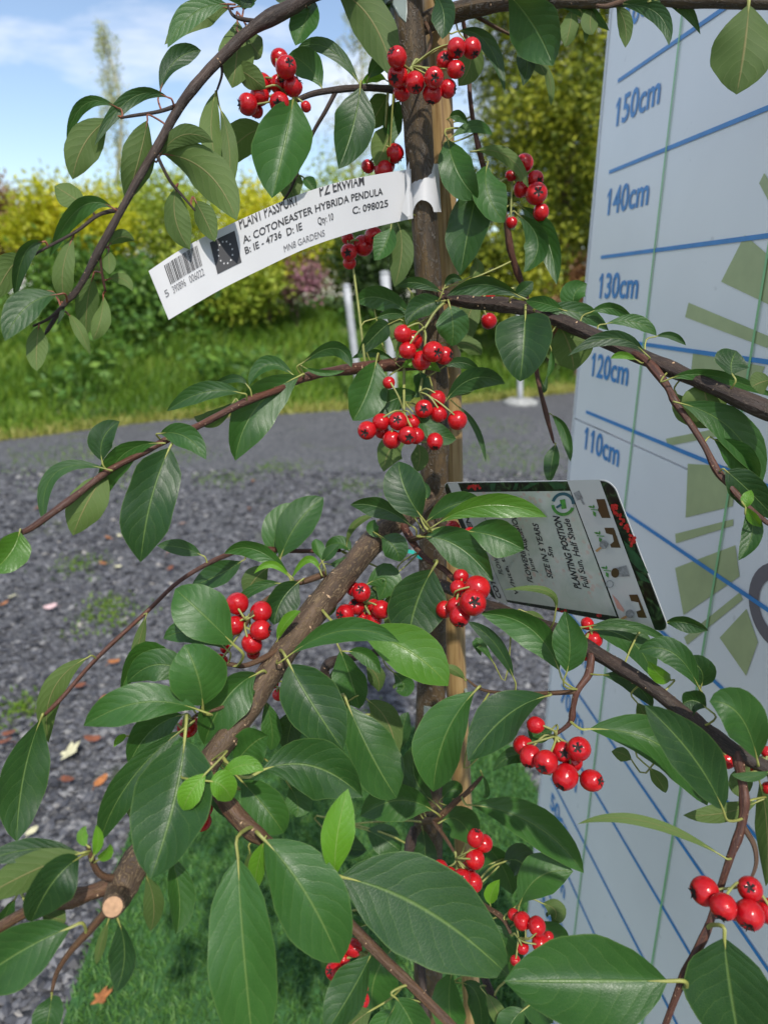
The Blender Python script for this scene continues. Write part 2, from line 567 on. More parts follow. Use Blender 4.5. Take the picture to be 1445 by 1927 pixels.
M['grass'] = leafy_material('grass_blades', [(0.0, (0.045, 0.12, 0.010)), (0.5, (0.12, 0.24, 0.018)), (0.85, (0.24, 0.36, 0.03)), (1.0, (0.42, 0.42, 0.08))], 0.3)
M['drygrass'] = leafy_material('dry_grass', [(0.0, (0.20, 0.24, 0.04)), (0.5, (0.36, 0.36, 0.07)), (1.0, (0.45, 0.40, 0.14))], 0.3)
M['weed'] = leafy_material('weed_leaves', [(0.0, (0.03, 0.09, 0.014)), (0.5, (0.09, 0.20, 0.024)), (1.0, (0.22, 0.36, 0.04))], 0.3)
M['yellowleaf'] = leafy_material('golden_foliage', [(0.0, (0.26, 0.30, 0.012)), (0.45, (0.52, 0.53, 0.018)), (0.8, (0.68, 0.64, 0.025)), (1.0, (0.74, 0.55, 0.03))], 0.35)
M['limeleaf'] = leafy_material('lime_foliage', [(0.0, (0.15, 0.24, 0.018)), (0.5, (0.36, 0.45, 0.04)), (1.0, (0.58, 0.60, 0.09))], 0.35)
M['hedgeleaf'] = leafy_material('conifer_foliage', [(0.0, (0.025, 0.050, 0.006)), (0.35, (0.12, 0.17, 0.012)), (0.65, (0.34, 0.37, 0.022)), (1.0, (0.62, 0.60, 0.05))], 0.3)
M['darkleaf'] = leafy_material('dark_shrub_foliage', [(0.0, (0.02, 0.05, 0.012)), (0.6, (0.05, 0.10, 0.022)), (1.0, (0.12, 0.18, 0.04))], 0.25)
M['willowleaf'] = leafy_material('willow_foliage', [(0.0, (0.36, 0.42, 0.16)), (0.6, (0.52, 0.55, 0.26)), (1.0, (0.66, 0.64, 0.38))], 0.4)
M['rustleaf'] = leafy_material('rust_foliage', [(0.0, (0.14, 0.06, 0.025)), (0.6, (0.26, 0.13, 0.05)), (1.0, (0.30, 0.24, 0.07))], 0.3)
M['pinkflower'] = leafy_material('pink_blossom', [(0.0, (0.12, 0.17, 0.06)), (0.45, (0.40, 0.16, 0.22)), (1.0, (0.62, 0.38, 0.42))], 0.3)
M['bgbark'] = plain('background_bark', (0.13, 0.085, 0.055), 0.8, var=0.3, scale=12)
M['turf'] = leafy_material('turf_fibres', [(0.0, (0.035, 0.12, 0.022)), (0.6, (0.085, 0.21, 0.04)), (0.92, (0.15, 0.28, 0.06)), (1.0, (0.30, 0.40, 0.10))], 0.15)
M['willowbark'] = plain('willow_bark', (0.40, 0.38, 0.24), 0.8, var=0.2, scale=12)
M['turfback'] = plain('turf_backing', (0.035, 0.11, 0.028), 0.9, var=0.3, scale=60)

# ground sheet to the horizon, with the bank
def build_ground():
    xs = [-600, -200, -60, -25] + [-14 + 0.35 * i for i in range(81)] + [25, 60, 200, 600]
    ys = [-300, -60, -10, 0, 2] + [3 + 0.3 * i for i in range(61)] + [30, 60, 200, 900]
    v = []
    for y in ys:
        for x in xs:
            xx = max(-14, min(14, x)); yy = min(y, 21)
            z = ground_z(xx, yy)
            v.append((x, y, z - 0.006))
    w = len(xs)
    f = [(j * w + i, j * w + i + 1, (j + 1) * w + i + 1, (j + 1) * w + i) for j in range(len(ys) - 1) for i in range(w - 1)]
    o = link_mesh('ground', v, f, M['earth'], smooth=True)
    tag(o, kind='structure')
    # gravel yard
    xs = [-9 + 0.25 * i for i in range(73)]
    top = [(x, gravel_edge(x) + 0.10 * noise.noise(Vector((x * 2.5, 0, 0)))) for x in xs]
    v = [(x, -6, 0.0) for x in xs] + [(x, y, 0.0) for x, y in top]
    n = len(xs)
    f = [(i, i + 1, n + i + 1, n + i) for i in range(n - 1)]
    o = link_mesh('gravel_yard', v, f, M['gravel'])
    tag(o, kind='structure')
build_ground()

def build_chips():
    rnd = random.Random(3)
    base = []
    g = (1 + 5 ** 0.5) / 2
    oct_v = [Vector(p) for p in ((1, 0, 0), (-1, 0, 0), (0, 1, 0), (0, -1, 0), (0, 0, 1), (0, 0, -1))]
    oct_f = [(0, 2, 4), (2, 1, 4), (1, 3, 4), (3, 0, 4), (2, 0, 5), (1, 2, 5), (3, 1, 5), (0, 3, 5)]
    V, F = [], []
    def stone(x, y, s):
        o = len(V)
        c, sn = math.cos(rnd.uniform(0, 6.3)), math.sin(rnd.uniform(0, 6.3))
        a = rnd.uniform(0, 6.28); ca, sa = math.cos(a), math.sin(a)
        tx, ty = rnd.uniform(-.4, .4), rnd.uniform(-.4, .4)
        for q in oct_v:
            qq = Vector((q.x * s * rnd.uniform(.7, 1.3), q.y * s * rnd.uniform(.5, 1.0), q.z * s * rnd.uniform(.3, .6)))
            z = qq.z + qq.x * tx + qq.y * ty
            V.append((x + qq.x * ca - qq.y * sa, y + qq.x * sa + qq.y * ca, s * 0.25 + z))
        F.extend(tuple(i + o for i in f) for f in oct_f)
    for i in range(34000):
        u = rnd.random()
        y = 0.55 + 4.5 * u ** 1.7
        x = rnd.uniform(-0.62, 0.60) * (y + 0.35)
        stone(x, y, rnd.choice((0.004, 0.006, 0.009, 0.012, 0.016)) * (1 + 0.12 * y))
    o = link_mesh('gravel', V, F, M['chips'])
    tag(o, 'loose slate gravel chips covering the yard', 'gravel', kind='stuff')
build_chips()

def blade(V, F, rnd, p, h, w, lean):
    a = rnd.uniform(0, 6.28)
    dx, dy = math.cos(a) * w, math.sin(a) * w
    b = rnd.uniform(0, 6.28)
    lx, ly = math.cos(b) * lean * h, math.sin(b) * lean * h
    o = len(V)
    V.extend(((p[0] - dx, p[1] - dy, p[2]), (p[0] + dx, p[1] + dy, p[2]),
              (p[0] + lx * .4 + dx * .7, p[1] + ly * .4 + dy * .7, p[2] + h * .6), (p[0] + lx * .4 - dx * .7, p[1] + ly * .4 - dy * .7, p[2] + h * .6),
              (p[0] + lx, p[1] + ly, p[2] + h * .92)))
    F.extend(((o, o + 1, o + 2, o + 3), (o + 3, o + 2, o + 4)))

def build_grass():
    rnd = random.Random(11)
    V, F = [], []
    n = 0
    while n < 52000:
        y = 5.2 + 9 * rnd.random() ** 1.25
        x = rnd.uniform(-0.66, 0.62) * y
        d = y - gravel_edge(x)
        if d < 0.02: continue
        z = ground_z(x, y)
        cl = noise.noise(Vector((x * 1.1, y * 1.1, 0)))
        if cl < -0.25 and rnd.random() < 0.6: continue
        h = (0.05 + 0.20 * min(1, d / 0.9)) * rnd.uniform(0.6, 1.35) * (1 + 0.7 * cl)
        blade(V, F, rnd, (x, y, z - 0.01), h, rnd.uniform(0.004, 0.010), rnd.uniform(0.2, 0.9))
        n += 1
    o = link_mesh('grass', V, F, M['grass'])
    tag(o, 'long green grass growing on the bank behind the gravel', 'grass', kind='stuff')
    V, F = [], []
    n = 0
    while n < 9000:
        x = rnd.uniform(-4.6, 5.0)
        d = abs(rnd.gauss(0, 0.30)) - 0.08
        y = gravel_edge(x) + d
        blade(V, F, rnd, (x, y, ground_z(x, y) - 0.005), rnd.uniform(0.03, 0.12), rnd.uniform(0.004, 0.009), rnd.uniform(0.3, 1.0))
        n += 1
    o = link_mesh('dry_grass', V, F, M['drygrass'])
    tag(o, 'yellow dry grass along the edge of the gravel', 'grass', kind='stuff')
    # moss tufts in the gravel
    V, F = [], []
    for (px, py, r) in ((120, 850, .22), (60, 885, .25), (160, 862, .2), (205, 1140, .05), (205, 1168, .07), (665, 915, .12), (345, 855, .16),
                        (930, 800, .25), (960, 845, .2), (985, 880, .2), (905, 855, .2), (150, 1065, .07), (230, 905, .13), (420, 900, .1), (520, 880, .12), (40, 1335, .04), (640, 1350, .06)):
        c = on_ground(px, py)
        for i in range(260):
            x = c.x + rnd.gauss(0, r); y = c.y + rnd.gauss(0, r * 1.2)
            blade(V, F, rnd, (x, y, 0), rnd.uniform(0.008, 0.022), 0.004, 0.8)
    o = link_mesh('moss', V, F, M['grass'])
    tag(o, 'patches of green moss and weeds in the gravel', 'moss', kind='stuff')
    # broad weeds
    V, F = [], []
    for k in range(150):
        y = rnd.uniform(6.0, 12.5)
        x = rnd.uniform(-0.62, 0.45) * y
        d = y - gravel_edge(x)
        if d < 0.5: continue
        if x > -0.8 and rnd.random() < 0.65: continue
        z = ground_z(x, y)
        hh = rnd.uniform(0.25, 0.85) if x < -0.8 else rnd.uniform(0.15, 0.35)
        for i in range(75):
            t = rnd.random()
            p = Vector((x + rnd.gauss(0, 0.16 + .08 * t), y + rnd.gauss(0, 0.16), z + hh * t))
            leaf_quad(V, F, rnd, p, rnd.uniform(0.03, 0.085))
    o = link_mesh('undergrowth', V, F, M['weed'])
    tag(o, 'broad leaved weeds and nettles crowding the bank', 'undergrowth', kind='stuff')

def leaf_quad(V, F, rnd, p, s, flat=0.0, asp=0.5):
    a = Vector((rnd.gauss(0, 1), rnd.gauss(0, 1), rnd.gauss(0, 1) * (1 - flat))).normalized()
    b = a.orthogonal().normalized()
    b = Matrix.Rotation(rnd.uniform(0, 6.28), 3, a) @ b
    o = len(V)
    V.extend((p - a * s, p + b * s * asp, p + a * s, p - b * s * asp))
    F.append((o, o + 1, o + 2, o + 3))
build_grass()

def leafy_plant(name, label, cat, base, centre, radii, n, leaf, mat, clumps=40, spread=0.28, asp=0.5, seed=1, limbs=6, group=None, trunk_r=0.06, skip=0.0):
    rnd = random.Random(seed)
    root = empty(name, label, cat, base, group)
    B = Bag()
    base = Vector(base); centre = Vector(centre)
    cl = []
    for k in range(clumps):
        while True:
            q = Vector((rnd.uniform(-1, 1), rnd.uniform(-1, 1), rnd.uniform(-1, 1)))
            if 0.25 < q.length < 1: break
        cl.append(centre + Vector((q.x * radii[0], q.y * radii[1], q.z * radii[2])))
    tr = [base - Vector((0, 0, 0.05)), base.lerp(centre, 0.5) + Vector((0.03, 0.02, 0)), centre]
    tr = [Vector(q) for q in catmull([list(q) for q in tr], 4)]
    v, f, u = tube(tr, [trunk_r * (1 - 0.7 * i / (len(tr) - 1)) for i in range(len(tr))], 7, rough=0.15, seed=seed)
    B.add(v, f, u)
    for k in range(min(limbs, clumps)):
        s = tr[rnd.randrange(2, len(tr))]
        pts = [s, s.lerp(cl[k], 0.5) + Vector((0, 0, 0.08)), cl[k]]
        v, f, u = tube(pts, [trunk_r * .4, trunk_r * .25, trunk_r * .1], 5)
        B.add(v, f, u)
    local(B.build('trunk', M['bgbark'], smooth=True), root)
    V, F = [], []
    mr = min(radii)
    for i in range(n):
        c = cl[rnd.randrange(clumps)]
        p = c + Vector((rnd.gauss(0, 1), rnd.gauss(0, 1), rnd.gauss(0, 1))) * (spread * mr)
        leaf_quad(V, F, rnd, p, leaf * rnd.uniform(0.6, 1.3), 0.0, asp)
    local(link_mesh('crown', V, F, mat), root)
    return root

def bgp(px, py, y):
    """point at world distance y straight ahead seen at the pixel"""
    r = ray(px, py)
    return CAM + r * (y / r.y)

def shrub(name, label, cat, x0, x1, ytop, ybot, Y, n, leaf, mat, seed, clumps=40, depth=0.8, spread=0.28, asp=0.5, group=None, trunk_r=0.05):
    a = bgp(x0, (ytop + ybot) / 2, Y); b = bgp(x1, (ytop + ybot) / 2, Y)
    tp = bgp((x0 + x1) / 2, ytop, Y); bt = bgp((x0 + x1) / 2, ybot, Y)
    c = (tp + bt) / 2
    rx = (b.x - a.x) / 2; rz = (tp.z - bt.z) / 2
    base = (c.x, Y, ground_z(c.x, Y))
    return leafy_plant(name, label, cat, base, c, (rx * .85, depth, rz * .85), n, leaf, mat, clumps, spread, asp, seed, group=group, trunk_r=trunk_r)

shrub('golden_shrub', 'round golden yellow shrub standing on the bank beside a willow', 'shrub', 5, 245, 340, 520, 10.5, 11000, 0.040, M['yellowleaf'], 21, 60, 0.8)
shrub('rust_shrub', 'rusty brown shrub behind the golden yellow shrub', 'shrub', -90, 80, 325, 560, 12.5, 7000, 0.05, M['rustleaf'], 22, 40, 0.8)
shrub('yellow_shrub', 'yellow green shrub behind the white plant passport strip', 'shrub', 375, 620, 335, 530, 10.8, 11000, 0.040, M['yellowleaf'], 23, 60, 0.8)
shrub('lime_shrub', 'lime green bush between the golden shrub and the yellow green shrub', 'shrub', 190, 440, 315, 560, 12.2, 12000, 0.045, M['limeleaf'], 24, 70, 0.9)
shrub('lime_bush', 'lime green bush behind the upright stem of the red berry tree', 'shrub', 540, 830, 312, 560, 12.6, 13000, 0.045, M['limeleaf'], 25, 75, 0.9)
shrub('dark_shrub', 'dark green shrub beside the white posts', 'shrub', 590, 900, 395, 570, 11.5, 11000, 0.045, M['darkleaf'], 26, 60, 0.6)
shrub('pink_shrub', 'low shrub with faded pink blossom behind the grass bank', 'shrub', 490, 620, 480, 575, 10.6, 4200, 0.035, M['pinkflower'], 27, 34, 0.4, trunk_r=0.02)
shrub('orange_shrub', 'low orange brown shrub beside the measuring board', 'shrub', 990, 1200, 480, 620, 10.4, 6000, 0.045, M['rustleaf'], 28, 40, 0.5, trunk_r=0.03)
shrub('lush_shrub', 'leafy green plant at the left end of the grass bank', 'shrub', 20, 350, 460, 660, 9.4, 9000, 0.05, M['weed'], 29, 60, 0.5)
shrub('leafy_shrub', 'bright green bush on the bank right of the golden shrub', 'shrub', 300, 560, 450, 600, 10.2, 9000, 0.045, M['limeleaf'], 30, 55, 0.5)
shrub('conifer_tree', 'tall dense conifer with yellow green sprays behind the berry tree', 'tree', 840, 1330, -430, 540, 10.8, 64000, 0.052, M['hedgeleaf'], 31, 230, 1.3, spread=0.14, asp=0.28, trunk_r=0.12)
shrub('broadleaf_tree', 'dark green tree behind the dense conifer', 'tree', 850, 1560, 150, 580, 13.5, 15000, 0.09, M['darkleaf'], 32, 90, 1.3, trunk_r=0.10)
shrub('ivy_shrub', 'green hedge shrub below the conifer sprays', 'shrub', 830, 1090, 430, 610, 10.3, 9000, 0.045, M['hedgeleaf'], 33, 55, 0.5)

def willow(name, label, px, ytop, ybot, Y, width, strands, seed):
    rnd = random.Random(seed)
    tp = bgp(px, ytop, Y); bt = bgp(px, ybot, Y)
    gz = ground_z(tp.x, Y)
    root = empty(name, label, 'tree', (tp.x, Y, gz), 'pale willows behind the shrubs')
    spine = [Vector((tp.x + 0.12 * math.sin(i * 1.3), Y, gz - 0.05 + (tp.z - gz) * i / 8)) for i in range(9)]
    v, f, u = tube(spine, [0.07 * (1 - 0.85 * i / 8) for i in range(9)], 7)
    B = Bag(); B.add(v, f, u)
    V, F = [], []
    for k in range(strands):
        t = rnd.random() ** 0.7
        s = spine[0].lerp(spine[-1], 0.25 + 0.75 * t)
        a = rnd.uniform(0, 6.28)
        reach = width * (1.25 - 0.95 * t) * rnd.uniform(0.4, 1)
        e = s + Vector((math.cos(a) * reach, math.sin(a) * reach, 0.15))
        ln = rnd.uniform(0.4, 1.3) * (0.4 + 0.6 * (1 - t))
        pts = [s, s.lerp(e, 0.6) + Vector((0, 0, 0.15)), e, e + Vector((0.03, 0, -ln * .5)), e + Vector((0.05, 0, -ln))]
        v, f, u = tube(pts, [0.010, 0.008, 0.006, 0.004, 0.003], 4)
        B.add(v, f, u)
        for i in range(34):
            q = rnd.random()
            p = (pts[2].lerp(pts[4], q) if rnd.random() < .75 else pts[0].lerp(pts[2], q)) + Vector((rnd.gauss(0, .05), rnd.gauss(0, .05), rnd.gauss(0, .05)))
            leaf_quad(V, F, rnd, p, rnd.uniform(0.03, 0.06), 0, 0.25)
    local(B.build('trunk', M['willowbark'], smooth=True), root)
    local(link_mesh('crown', V, F, M['willowleaf']), root)
willow('willow_tree', 'slender pale weeping willow rising above the lime green bush', 205, 55, 330, 15, 0.55, 60, 41)
willow('willow_tree', 'pale yellow green willow behind the upright stem and berries', 670, -40, 330, 15, 1.0, 60, 42)

# white posts
def post(label, pxb, pyb, pxt, pyt, w, Y, base=False):
    a = bgp(pxb, pyb, Y); b = bgp(pxt, pyt, Y)
    gz = ground_z(a.x, Y)
    a = Vector((a.x, Y, gz - 0.03)); 
    root = empty('white_post', label, 'post', (a.x, Y, gz), 'white posts on the bank')
    pts = [a.lerp(b, i / 5) for i in range(6)]
    v, f, u = tube(pts, [w] * 6, 10)
    B = Bag(); B.add(v, f, u)
    local(B.build('shaft', M['postwhite'], smooth=True), root)
    d = (b - a).normalized()
    v, f, u = tube([b, b + d * 0.02, b + d * 0.035], [w * 1.08, w * 1.08, w * .5], 10)
    B = Bag(); B.add(v, f, u)
    local(B.build('cap', M['postwhite'], smooth=True), root)
    if base:
        pts = [a + Vector((0, 0, 0.02)), a + Vector((0, 0, 0.07)), a + Vector((0, 0, 0.10))]
        v, f, u = tube(pts, [0.21, 0.20, 0.14], 18, rough=0.12)
        B = Bag(); B.add(v, f, u)
        local(B.build('footing', M['concrete'], smooth=True), root)
M['postwhite'] = plain('post_white', (0.42, 0.43, 0.44), 0.5, var=0.12, scale=8)
M['concrete'] = plain('concrete', (0.34, 0.34, 0.32), 0.85, var=0.3, scale=18, bump=0.01)
post('thick white post standing in front of the dark green shrub', 742, 770, 724, 516, 0.055, 8.3)
post('thin leaning white post rising from the grass next to the thick post', 680, 765, 652, 540, 0.042, 8.2)
post('white post set in a round concrete footing at the gravel edge', 979, 757, 977, 590, 0.034, 8.55, True)

# artificial grass mat
def build_mat():
    root = empty('artificial_grass_mat', 'green artificial grass mat lying on the gravel under the berry tree', 'mat', (-0.1, 1.0, 0.0))
    outl = [(-0.50, 0.1), (0.37, 0.1), (0.362, 1.25), (0.395, 1.40), (0.405, 1.50), (0.375, 1.68), (0.335, 1.76), (0.27, 1.79), (-0.2, 1.77), (-0.56, 1.74), (-0.60, 1.70), (-0.597, 1.35), (-0.556, 0.91)]
    n = len(outl)
    v = [(x, y, 0.018) for x, y in outl] + [(x, y, 0.026) for x, y in outl]
    f = [tuple(range(n, 2 * n))] + [(i, (i + 1) % n, n + (i + 1) % n, n + i) for i in range(n)]
    local(link_mesh('backing', v, f, M['turfback']), root)
    rnd = random.Random(5)
    def inside(x, y):
        c = False
        for i in range(n):
            (x0, y0), (x1, y1) = outl[i], outl[i - 1]
            if (y0 > y) != (y1 > y) and x < (x1 - x0) * (y - y0) / (y1 - y0) + x0: c = not c
        return c
    V, F = [], []
    k = 0
    while k < 42000:
        x = rnd.uniform(-0.61, 0.41); y = rnd.uniform(0.45, 1.8)
        if not inside(x, y): continue
        blade(V, F, rnd, (x, y, 0.025), rnd.uniform(0.010, 0.024), rnd.uniform(0.0012, 0.0022), rnd.uniform(0.3, 1.1))
        k += 1
    tag(local(link_mesh('pile', V, F, M['turf']), root), kind='stuff')
build_mat()

# fallen leaves
def fallen(px, py, col, size, label, shape='oval', z=0.022):
    rnd = random.Random(px * 7 + py)
    c = on_ground(px, py, z)
    if shape == 'maple':
        pts = []
        for i in range(20):
            a = 2 * math.pi * i / 20
            r = (rnd.uniform(0.8, 1.15) if i % 4 == 0 else (rnd.uniform(0.5, 0.66) if i % 4 == 2 else rnd.uniform(0.70, 0.90))) * (0.7 if i > 11 else 1)
            pts.append((math.cos(a) * r, math.sin(a) * r))
    else:
        pts = [(math.cos(2 * math.pi * i / 14) * (1 + .06 * rnd.uniform(-1, 1)), 0.55 * math.sin(2 * math.pi * i / 14) * (1 + .1 * rnd.uniform(-1, 1))) for i in range(14)]
    a = rnd.uniform(0, 6.28); tx, ty = rnd.uniform(-.3, .3), rnd.uniform(-.3, .3)
    v = [Vector((0, 0, 0.002))]
    for x, y in pts:
        v.append(Vector(((x * math.cos(a) - y * math.sin(a)) * size, (x * math.sin(a) + y * math.cos(a)) * size, size * (x * tx + y * ty + 0.25 * (x * x + y * y)))))
    v = [q + c for q in v]
    f = [(0, i + 1, (i + 1) % len(pts) + 1) for i in range(len(pts))]
    B = Bag(); B.add(v, f)
    t0 = c + Vector((math.cos(a), math.sin(a), 0.1)) * size * -0.8
    t1 = c + Vector((math.cos(a + .2), math.sin(a + .2), 0.25)) * size * -1.5
    vv, ff, uu = tube([c.lerp(t0, .4), t0, t1], [size * .03] * 3, 4)
    B.add(vv, ff, uu)
    key = 'fallen_%.2f_%.2f_%.2f' % col
    if key not in M: M[key] = plain('fallen_leaf', col, 0.7, var=0.3, scale=70)
    o = B.build('fallen_leaf', M[key])
    tag(o, label, 'leaf', 'fallen leaves on the ground')
OR, RB, PK, YL, PY = (0.36, 0.13, 0.035), (0.20, 0.065, 0.03), (0.66, 0.45, 0.44), (0.60, 0.45, 0.08), (0.62, 0.58, 0.36)
fallen(95, 1142, PK, 0.026, 'pinkish white fallen leaf alone on the gravel')
fallen(130, 1415, PY, 0.036, 'cream lobed fallen leaf on the gravel', 'maple')
fallen(75, 1472, YL, 0.020, 'bright yellow fallen leaf on the gravel')
fallen(190, 1876, OR, 0.020, 'orange lobed leaf lying on the green mat', 'maple', 0.045)
for q in ((195, 1060), (215, 1245), (195, 1316), (8, 1136), (345, 985), (475, 905), (470, 957), (72, 955), (315, 1040), (205, 1012), (190, 1470)):
    fallen(*q, OR, 0.020, 'small orange fallen leaf on the grey gravel')
for q in ((175, 1390), (128, 1467), (18, 1380), (10, 1395), (320, 1070), (150, 1290)):
    fallen(*q, RB, 0.022, 'red brown fallen leaf on the grey gravel')
for q in ((222, 1066), (60, 1565), (24, 1122), (15, 850), (226, 1008)):
    fallen(*q, PY, 0.018, 'small pale fallen leaf on the grey gravel')

# ================================================================== MEASURING BOARD
BTH, BD = 0.112173, 0.382637
BN = Vector((math.cos(BTH), math.sin(BTH), 0))
BT = Vector((-math.sin(BTH), math.cos(BTH), 0))
def brd(s, z, off=0.0):
    """point on the board face: s along it, z above the ground, off towards the plant"""
    q = BN * (BD - off) + BT * s
    return Vector((q.x, q.y, z))

def board_material():
    mt, t, b = new_mat('board_white')
    c = t.nodes.new('ShaderNodeTexCoord')
    n = t.nodes.new('ShaderNodeTexNoise'); n.inputs['Scale'].default_value = 7; n.inputs['Detail'].default_value = 6
    t.links.new(c.outputs['Object'], n.inputs['Vector'])
    col = mixcol(t, maprange(t, n.outputs['Fac'], 0.35, 0.7), (0.86, 0.865, 0.875), (0.81, 0.815, 0.825))
    n2 = t.nodes.new('ShaderNodeTexNoise'); n2.inputs['Scale'].default_value = 55; n2.inputs['Detail'].default_value = 2
    t.links.new(c.outputs['Object'], n2.inputs['Vector'])
    col = mixcol(t, maprange(t, n2.outputs['Fac'], 0.72, 0.78, 0.0, 0.35), col, (0.45, 0.45, 0.46))
    t.links.new(col, b.inputs['Base Color'])
    b.inputs['Roughness'].default_value = 0.32
    bp = t.nodes.new('ShaderNodeBump'); bp.inputs['Strength'].default_value = 0.15; bp.inputs['Distance'].default_value = 0.004
    t.links.new(n.outputs['Fac'], bp.inputs['Height']); t.links.new(bp.outputs[0], b.inputs['Normal'])
    return mt
M['board'] = board_material()
M['blueprint'] = plain('blue_print', (0.045, 0.25, 0.60), 0.4, var=0.10, scale=40)
M['greenprint'] = plain('green_print', (0.26, 0.56, 0.26), 0.4, var=0.10, scale=40)
M['logogreen'] = plain('logo_green', (0.42, 0.48, 0.24), 0.45, var=0.08, scale=40)
M['logogrey'] = plain('logo_grey', (0.17, 0.15, 0.165), 0.45)
M['alu'] = plain('board_edge', (0.70, 0.71, 0.73), 0.35)

board = empty('measuring_board', 'tall white height measuring board with blue lines and centimetre marks behind the tree', 'board', brd(0.5, 0))
S0, S1, BTOP, SEAM = 0.10, 0.957, 2.0, 1.084
def board_panel(z0, z1, s0=S0, s1=S1):
    v = []
    for off in (0.0, -0.010):
        for s, z in ((s0, z0), (s1, z0), (s1, z1), (s0, z1)):
            v.append(brd(s, z, off))
    f = [(0, 1, 2, 3), (7, 6, 5, 4), (0, 4, 5, 1), (1, 5, 6, 2), (2, 6, 7, 3), (3, 7, 4, 0)]
    return local(link_mesh('panel', v, f, M['board']), board)
board_panel(0.0, SEAM - 0.0012)
board_panel(SEAM + 0.0012, BTOP)
v, f = [], []
for s in (S1 + 0.001,):
    v = [brd(s, 0, 0.0015), brd(s + 0.004, 0, 0.0015), brd(s + 0.004, BTOP, 0.0015), brd(s, BTOP, 0.0015), brd(s, 0, -0.012), brd(s + 0.004, 0, -0.012), brd(s + 0.004, BTOP, -0.012), brd(s, BTOP, -0.012)]
    local(link_mesh('edge_trim', v, [(0, 1, 2, 3), (7, 6, 5, 4), (0, 4, 5, 1), (1, 5, 6, 2), (2, 6, 7, 3), (3, 7, 4, 0)], M['alu']), board)
# backing battens
for s in (0.2, 0.85):
    v = [brd(s + a, z, o) for o in (-0.0105, -0.05) for a, z in ((0, 0), (.05, 0), (.05, BTOP), (0, BTOP))]
    local(link_mesh('batten', v, [(0, 1, 2, 3), (7, 6, 5, 4), (0, 4, 5, 1), (1, 5, 6, 2), (2, 6, 7, 3), (3, 7, 4, 0)], M['bgbark']), board)

def board_sheet(name, pts, mat, off=0.0008):
    v = [brd(s, z, off) for s, z in pts]
    return local(link_mesh(name, v, [tuple(range(len(pts)))], mat), board)
def strip(name, s0, z0, s1, z1, w, mat, off):
    if abs(s1 - s0) > abs(z1 - z0): pts = [(s0, z0 - w), (s1, z1 - w), (s1, z1 + w), (s0, z0 + w)]
    else: pts = [(s0 - w, z0), (s1 - w, z1), (s1 + w, z1), (s0 + w, z0)]
    return board_sheet(name, pts, mat, off)
for cm in range(10, 200, 10):
    strip('height_line', 0.917, cm / 100, S0 + 0.03, cm / 100, 0.0021, M['blueprint'], 0.0012)
    if 20 <= cm <= 190:
        vs, fs, wd = text_mesh('%dcm' % cm, 0.016)
        hgt = 0.030
        wtot = 0.108 if cm >= 100 else 0.090
        k = wtot / wd
        v = [brd(0.910 - x * k, cm / 100 - 0.020 - hgt + y * hgt, 0.0010) for x, y in vs]
        fs2 = [tuple(f) for f in fs]
        local(link_mesh('height_number', v, fs2, M['blueprint']), board)
for s in (0.772, 0.573, 0.374, 0.175):
    strip('grid_line', s, 0.03, s, BTOP - 0.03, 0.0016, M['greenprint'], 0.0016)
RAYS = [[(0.596, 1.35), (0.601, 1.343), (0.571, 1.315), (0.565, 1.323)],
        [(0.610, 1.303), (0.636, 1.265), (0.551, 1.243), (0.545, 1.271)],
        [(0.688, 1.246), (0.691, 1.232), (0.554, 1.211), (0.552, 1.220)],
        [(0.667, 1.198), (0.553, 1.196), (0.559, 1.181), (0.665, 1.168)],
        [(0.697, 1.106), (0.692, 1.099), (0.563, 1.140), (0.563, 1.147)],
        [(0.648, 1.090), (0.638, 1.036), (0.565, 1.070), (0.568, 1.106)],
        [(0.653, 1.013), (0.649, 1.004), (0.560, 1.053), (0.561, 1.059)],
        [(0.644, 0.978), (0.616, 0.937), (0.539, 1.012), (0.552, 1.037)],
        [(0.609, 0.915), (0.602, 0.910), (0.529, 0.994), (0.535, 0.998)],
        [(0.552, 0.944), (0.522, 0.988), (0.500, 0.967), (0.507, 0.930)]]
CEN = (0.42, 1.13)
for r in RAYS:
    board_sheet('logo_ray', r, M['logogreen'], 0.0006)
    if r[0][0] > 0.6:      # the far half of the emblem, out of the picture
        board_sheet('logo_ray', [(2 * CEN[0] - s, z) for s, z in r], M['logogreen'], 0.0006)
# grey letter C of the lettering under the emblem
arc = []
for i in range(25):
    a = math.radians(40 + 280 * i / 24)
    arc.append((0.480 - 0.042 * math.cos(a) * -1 * -1, 1.010 + 0.036 * math.sin(a)))
C_out = [(0.483 - 0.040 * math.cos(math.radians(q)), 1.008 + 0.036 * math.sin(math.radians(q))) for q in range(45, 316, 10)]
C_in = [(0.483 - 0.026 * math.cos(math.radians(q)), 1.008 + 0.023 * math.sin(math.radians(q))) for q in range(45, 316, 10)]
v = [brd(s, z, 0.0007) for s, z in C_out + C_in]
n = len(C_out)
local(link_mesh('logo_letter', v, [(i, i + 1, n + i + 1, n + i) for i in range(n - 1)], M['logogrey']), board)

# ================================================================== THE TREE
TY = 0.62
def vdepth(py, Y=TY):
    t = (py - IH / 2) / FPX
    return Y / (math.cos(PITCH) - t * math.sin(PITCH))

tree = empty('cotoneaster_tree', 'weeping cotoneaster tree with glossy green leaves and clusters of red berries', 'tree', (P(800, 500, vdepth(500)).x, TY, 0))

